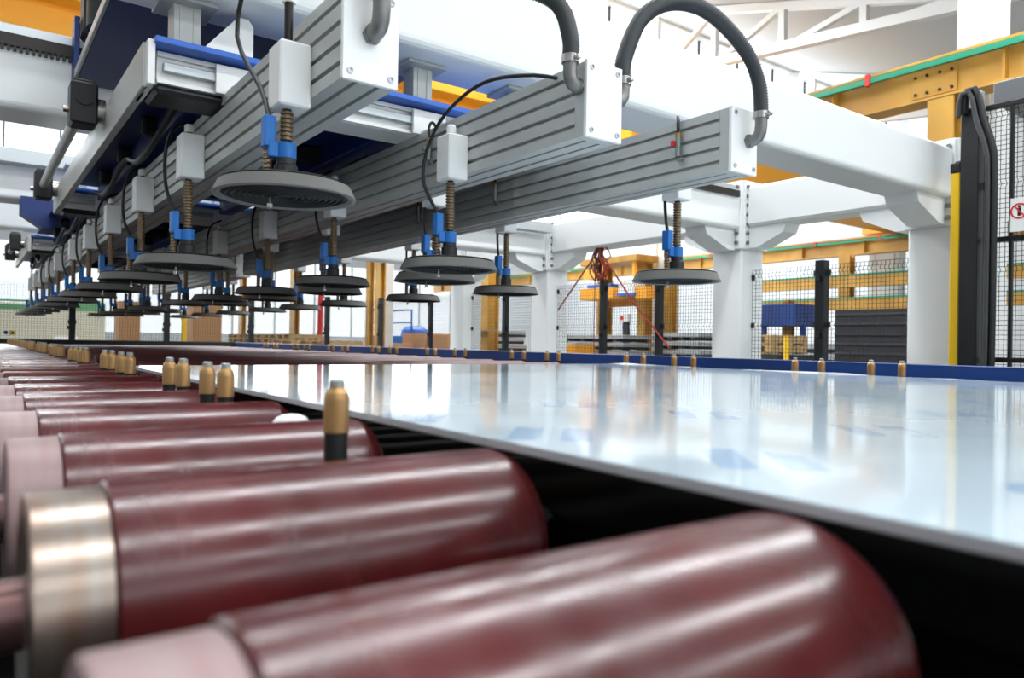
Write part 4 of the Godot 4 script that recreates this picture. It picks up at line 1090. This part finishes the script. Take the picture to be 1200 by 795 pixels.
	for z in [-0.4, 0.4]:
		obj("guard_rail", MB.new().tube(curve_pts([Vector3(-0.68, 1.15, z), Vector3(-0.68, 1.9, z), Vector3(-0.6, 2.0, z), Vector3(0.6, 2.0, z), Vector3(0.68, 1.9, z), Vector3(0.68, 1.15, z)], 40), 0.03, 8), M.blue, li)
		obj("mid_rail", MB.new().cyl(Vector3(-0.68, 1.6, z), Vector3(0.68, 1.6, z), 0.025, 8), M.blue, li)
	carton(Vector3(-19.6, FLOOR + 0.62, -11.2), Vector3(1.4, 1.24, 1.0), "large cardboard box left of the fourth white column")
	carton(Vector3(-18.2, FLOOR + 0.6, -11.2), Vector3(1.2, 1.2, 1.0), "large cardboard box touching the fourth white column in view")
	carton(Vector3(-19.9, FLOOR + 0.47, -10.3), Vector3(1.1, 0.94, 0.5), "lower cardboard box in front of the large ones")
	tag(obj("blue_cover", MB.new().lathe([Vector2(0.5, -0.9), Vector2(0.5, 0.3), Vector2(0.46, 0.5), Vector2(0.3, 0.63), Vector2(0, 0.66)], 24, Transform3D(Basis(), Vector3(-23.0, 0, -12.6))), M.bluetop), "blue domed tank behind the cardboard boxes", "tank")
	for k in 5: pallet(Vector3(-21.8 - k * 1.3, FLOOR + 0.86, -8.0), 1.25, "wooden pallet on the low trestles, %s from the right" % nth(k), 2)
	for k in 2: pallet(Vector3(-17.0 - k * 2.0, FLOOR + 0.84, -7.0), 1.7, "wooden pallet nearer the fence, %s" % ["right one", "left one"][k], 1)
	for k in 5: tag(obj("trestle", MB.new().box(Vector3(-21.8 - k * 1.3, FLOOR + 0.43, -8.0), Vector3(1.1, 0.86, 0.8)), M.cardboard), "brown trestle box under the pallets, %s from the right" % nth(k), "trestle", "trestles under the pallets")
	for k in 2: tag(obj("trestle", MB.new().box(Vector3(-17.0 - k * 2.0, FLOOR + 0.42, -7.0), Vector3(1.5, 0.84, 0.8)), M.cardboard), "brown trestle box under the pallet near the fence, %s" % ["right one", "left one"][k], "trestle", "trestles under the pallets")
	for k in 2: carton(Vector3(-26, FLOOR + 1.05, -4.0 - k * 2.3), Vector3(0.9, 2.1, 0.6 + k * 0.3), "tall stack of cardboard behind the end fence, %s one" % ["left", "right"][k])
	var fe := thing("fire_extinguisher", "red fire extinguisher on the floor left of the orange column", "extinguisher", Vector3(-18.9, FLOOR + 0.5, -8.7))
	obj("bottle", MB.new().lathe([Vector2(0, 0), Vector2(0.13, 0), Vector2(0.13, 0.3), Vector2(0.05, 0.4), Vector2(0.05, 0.46), Vector2(0, 0.46)], 18), M.red, fe)
	obj("bracket", MB.new().box(Vector3(0, -0.22, -0.05), Vector3(0.1, 0.54, 0.06)), M.red, fe)
	var fs := thing("fire_sign", "white sign with red marks on the white column at left", "sign", Vector3(-19.25, 1.6, -9.38))
	obj("panel", MB.new().box(Vector3.ZERO, Vector3(0.4, 0.26, 0.01)), M.plastic, fs)
	obj("red_mark", MB.new().box(Vector3(-0.1, 0, 0.006), Vector3(0.1, 0.2, 0.004)).box(Vector3(0.12, 0, 0.006), Vector3(0.06, 0.2, 0.004)), M.red, fs)
	var rp := thing("red_pipe", "red standpipe left of the white corrugated column", "pipe", Vector3(-24.4, FLOOR, -9.7))
	obj("pipe", MB.new().cyl(Vector3.ZERO, Vector3(0, 3.2, 0), 0.09, 12), M.red, rp)
	obj("flange", MB.new().cyl(Vector3(0, 1.2, 0), Vector3(0, 1.26, 0), 0.14, 12), M.red, rp)
	for y in [0.25, 0.75, 1.25]:
		tag(obj("shelf", MB.new().box(Vector3(-13.0, FLOOR + y, -8.75), Vector3(0.6, 0.04, 0.3)), M.wood), "small shelf on the dark yellow column, %s" % {0.25: "lowest", 0.75: "middle", 1.25: "top"}[y], "shelf", "shelves on the yellow column")
	var du := thing("cable_duct", "grey overhead cable duct behind the tall mesh gate", "duct", Vector3(-1.8, 1.655, -6.86))
	obj("duct", MB.new().box(Vector3.ZERO, Vector3(0.2, 0.13, 3.8), 0.006), M.duct, du)
	obj("hanger", MB.new().box(Vector3(0, 0.69, -1.9), Vector3(0.04, 1.27, 0.04)), M.galv, du)
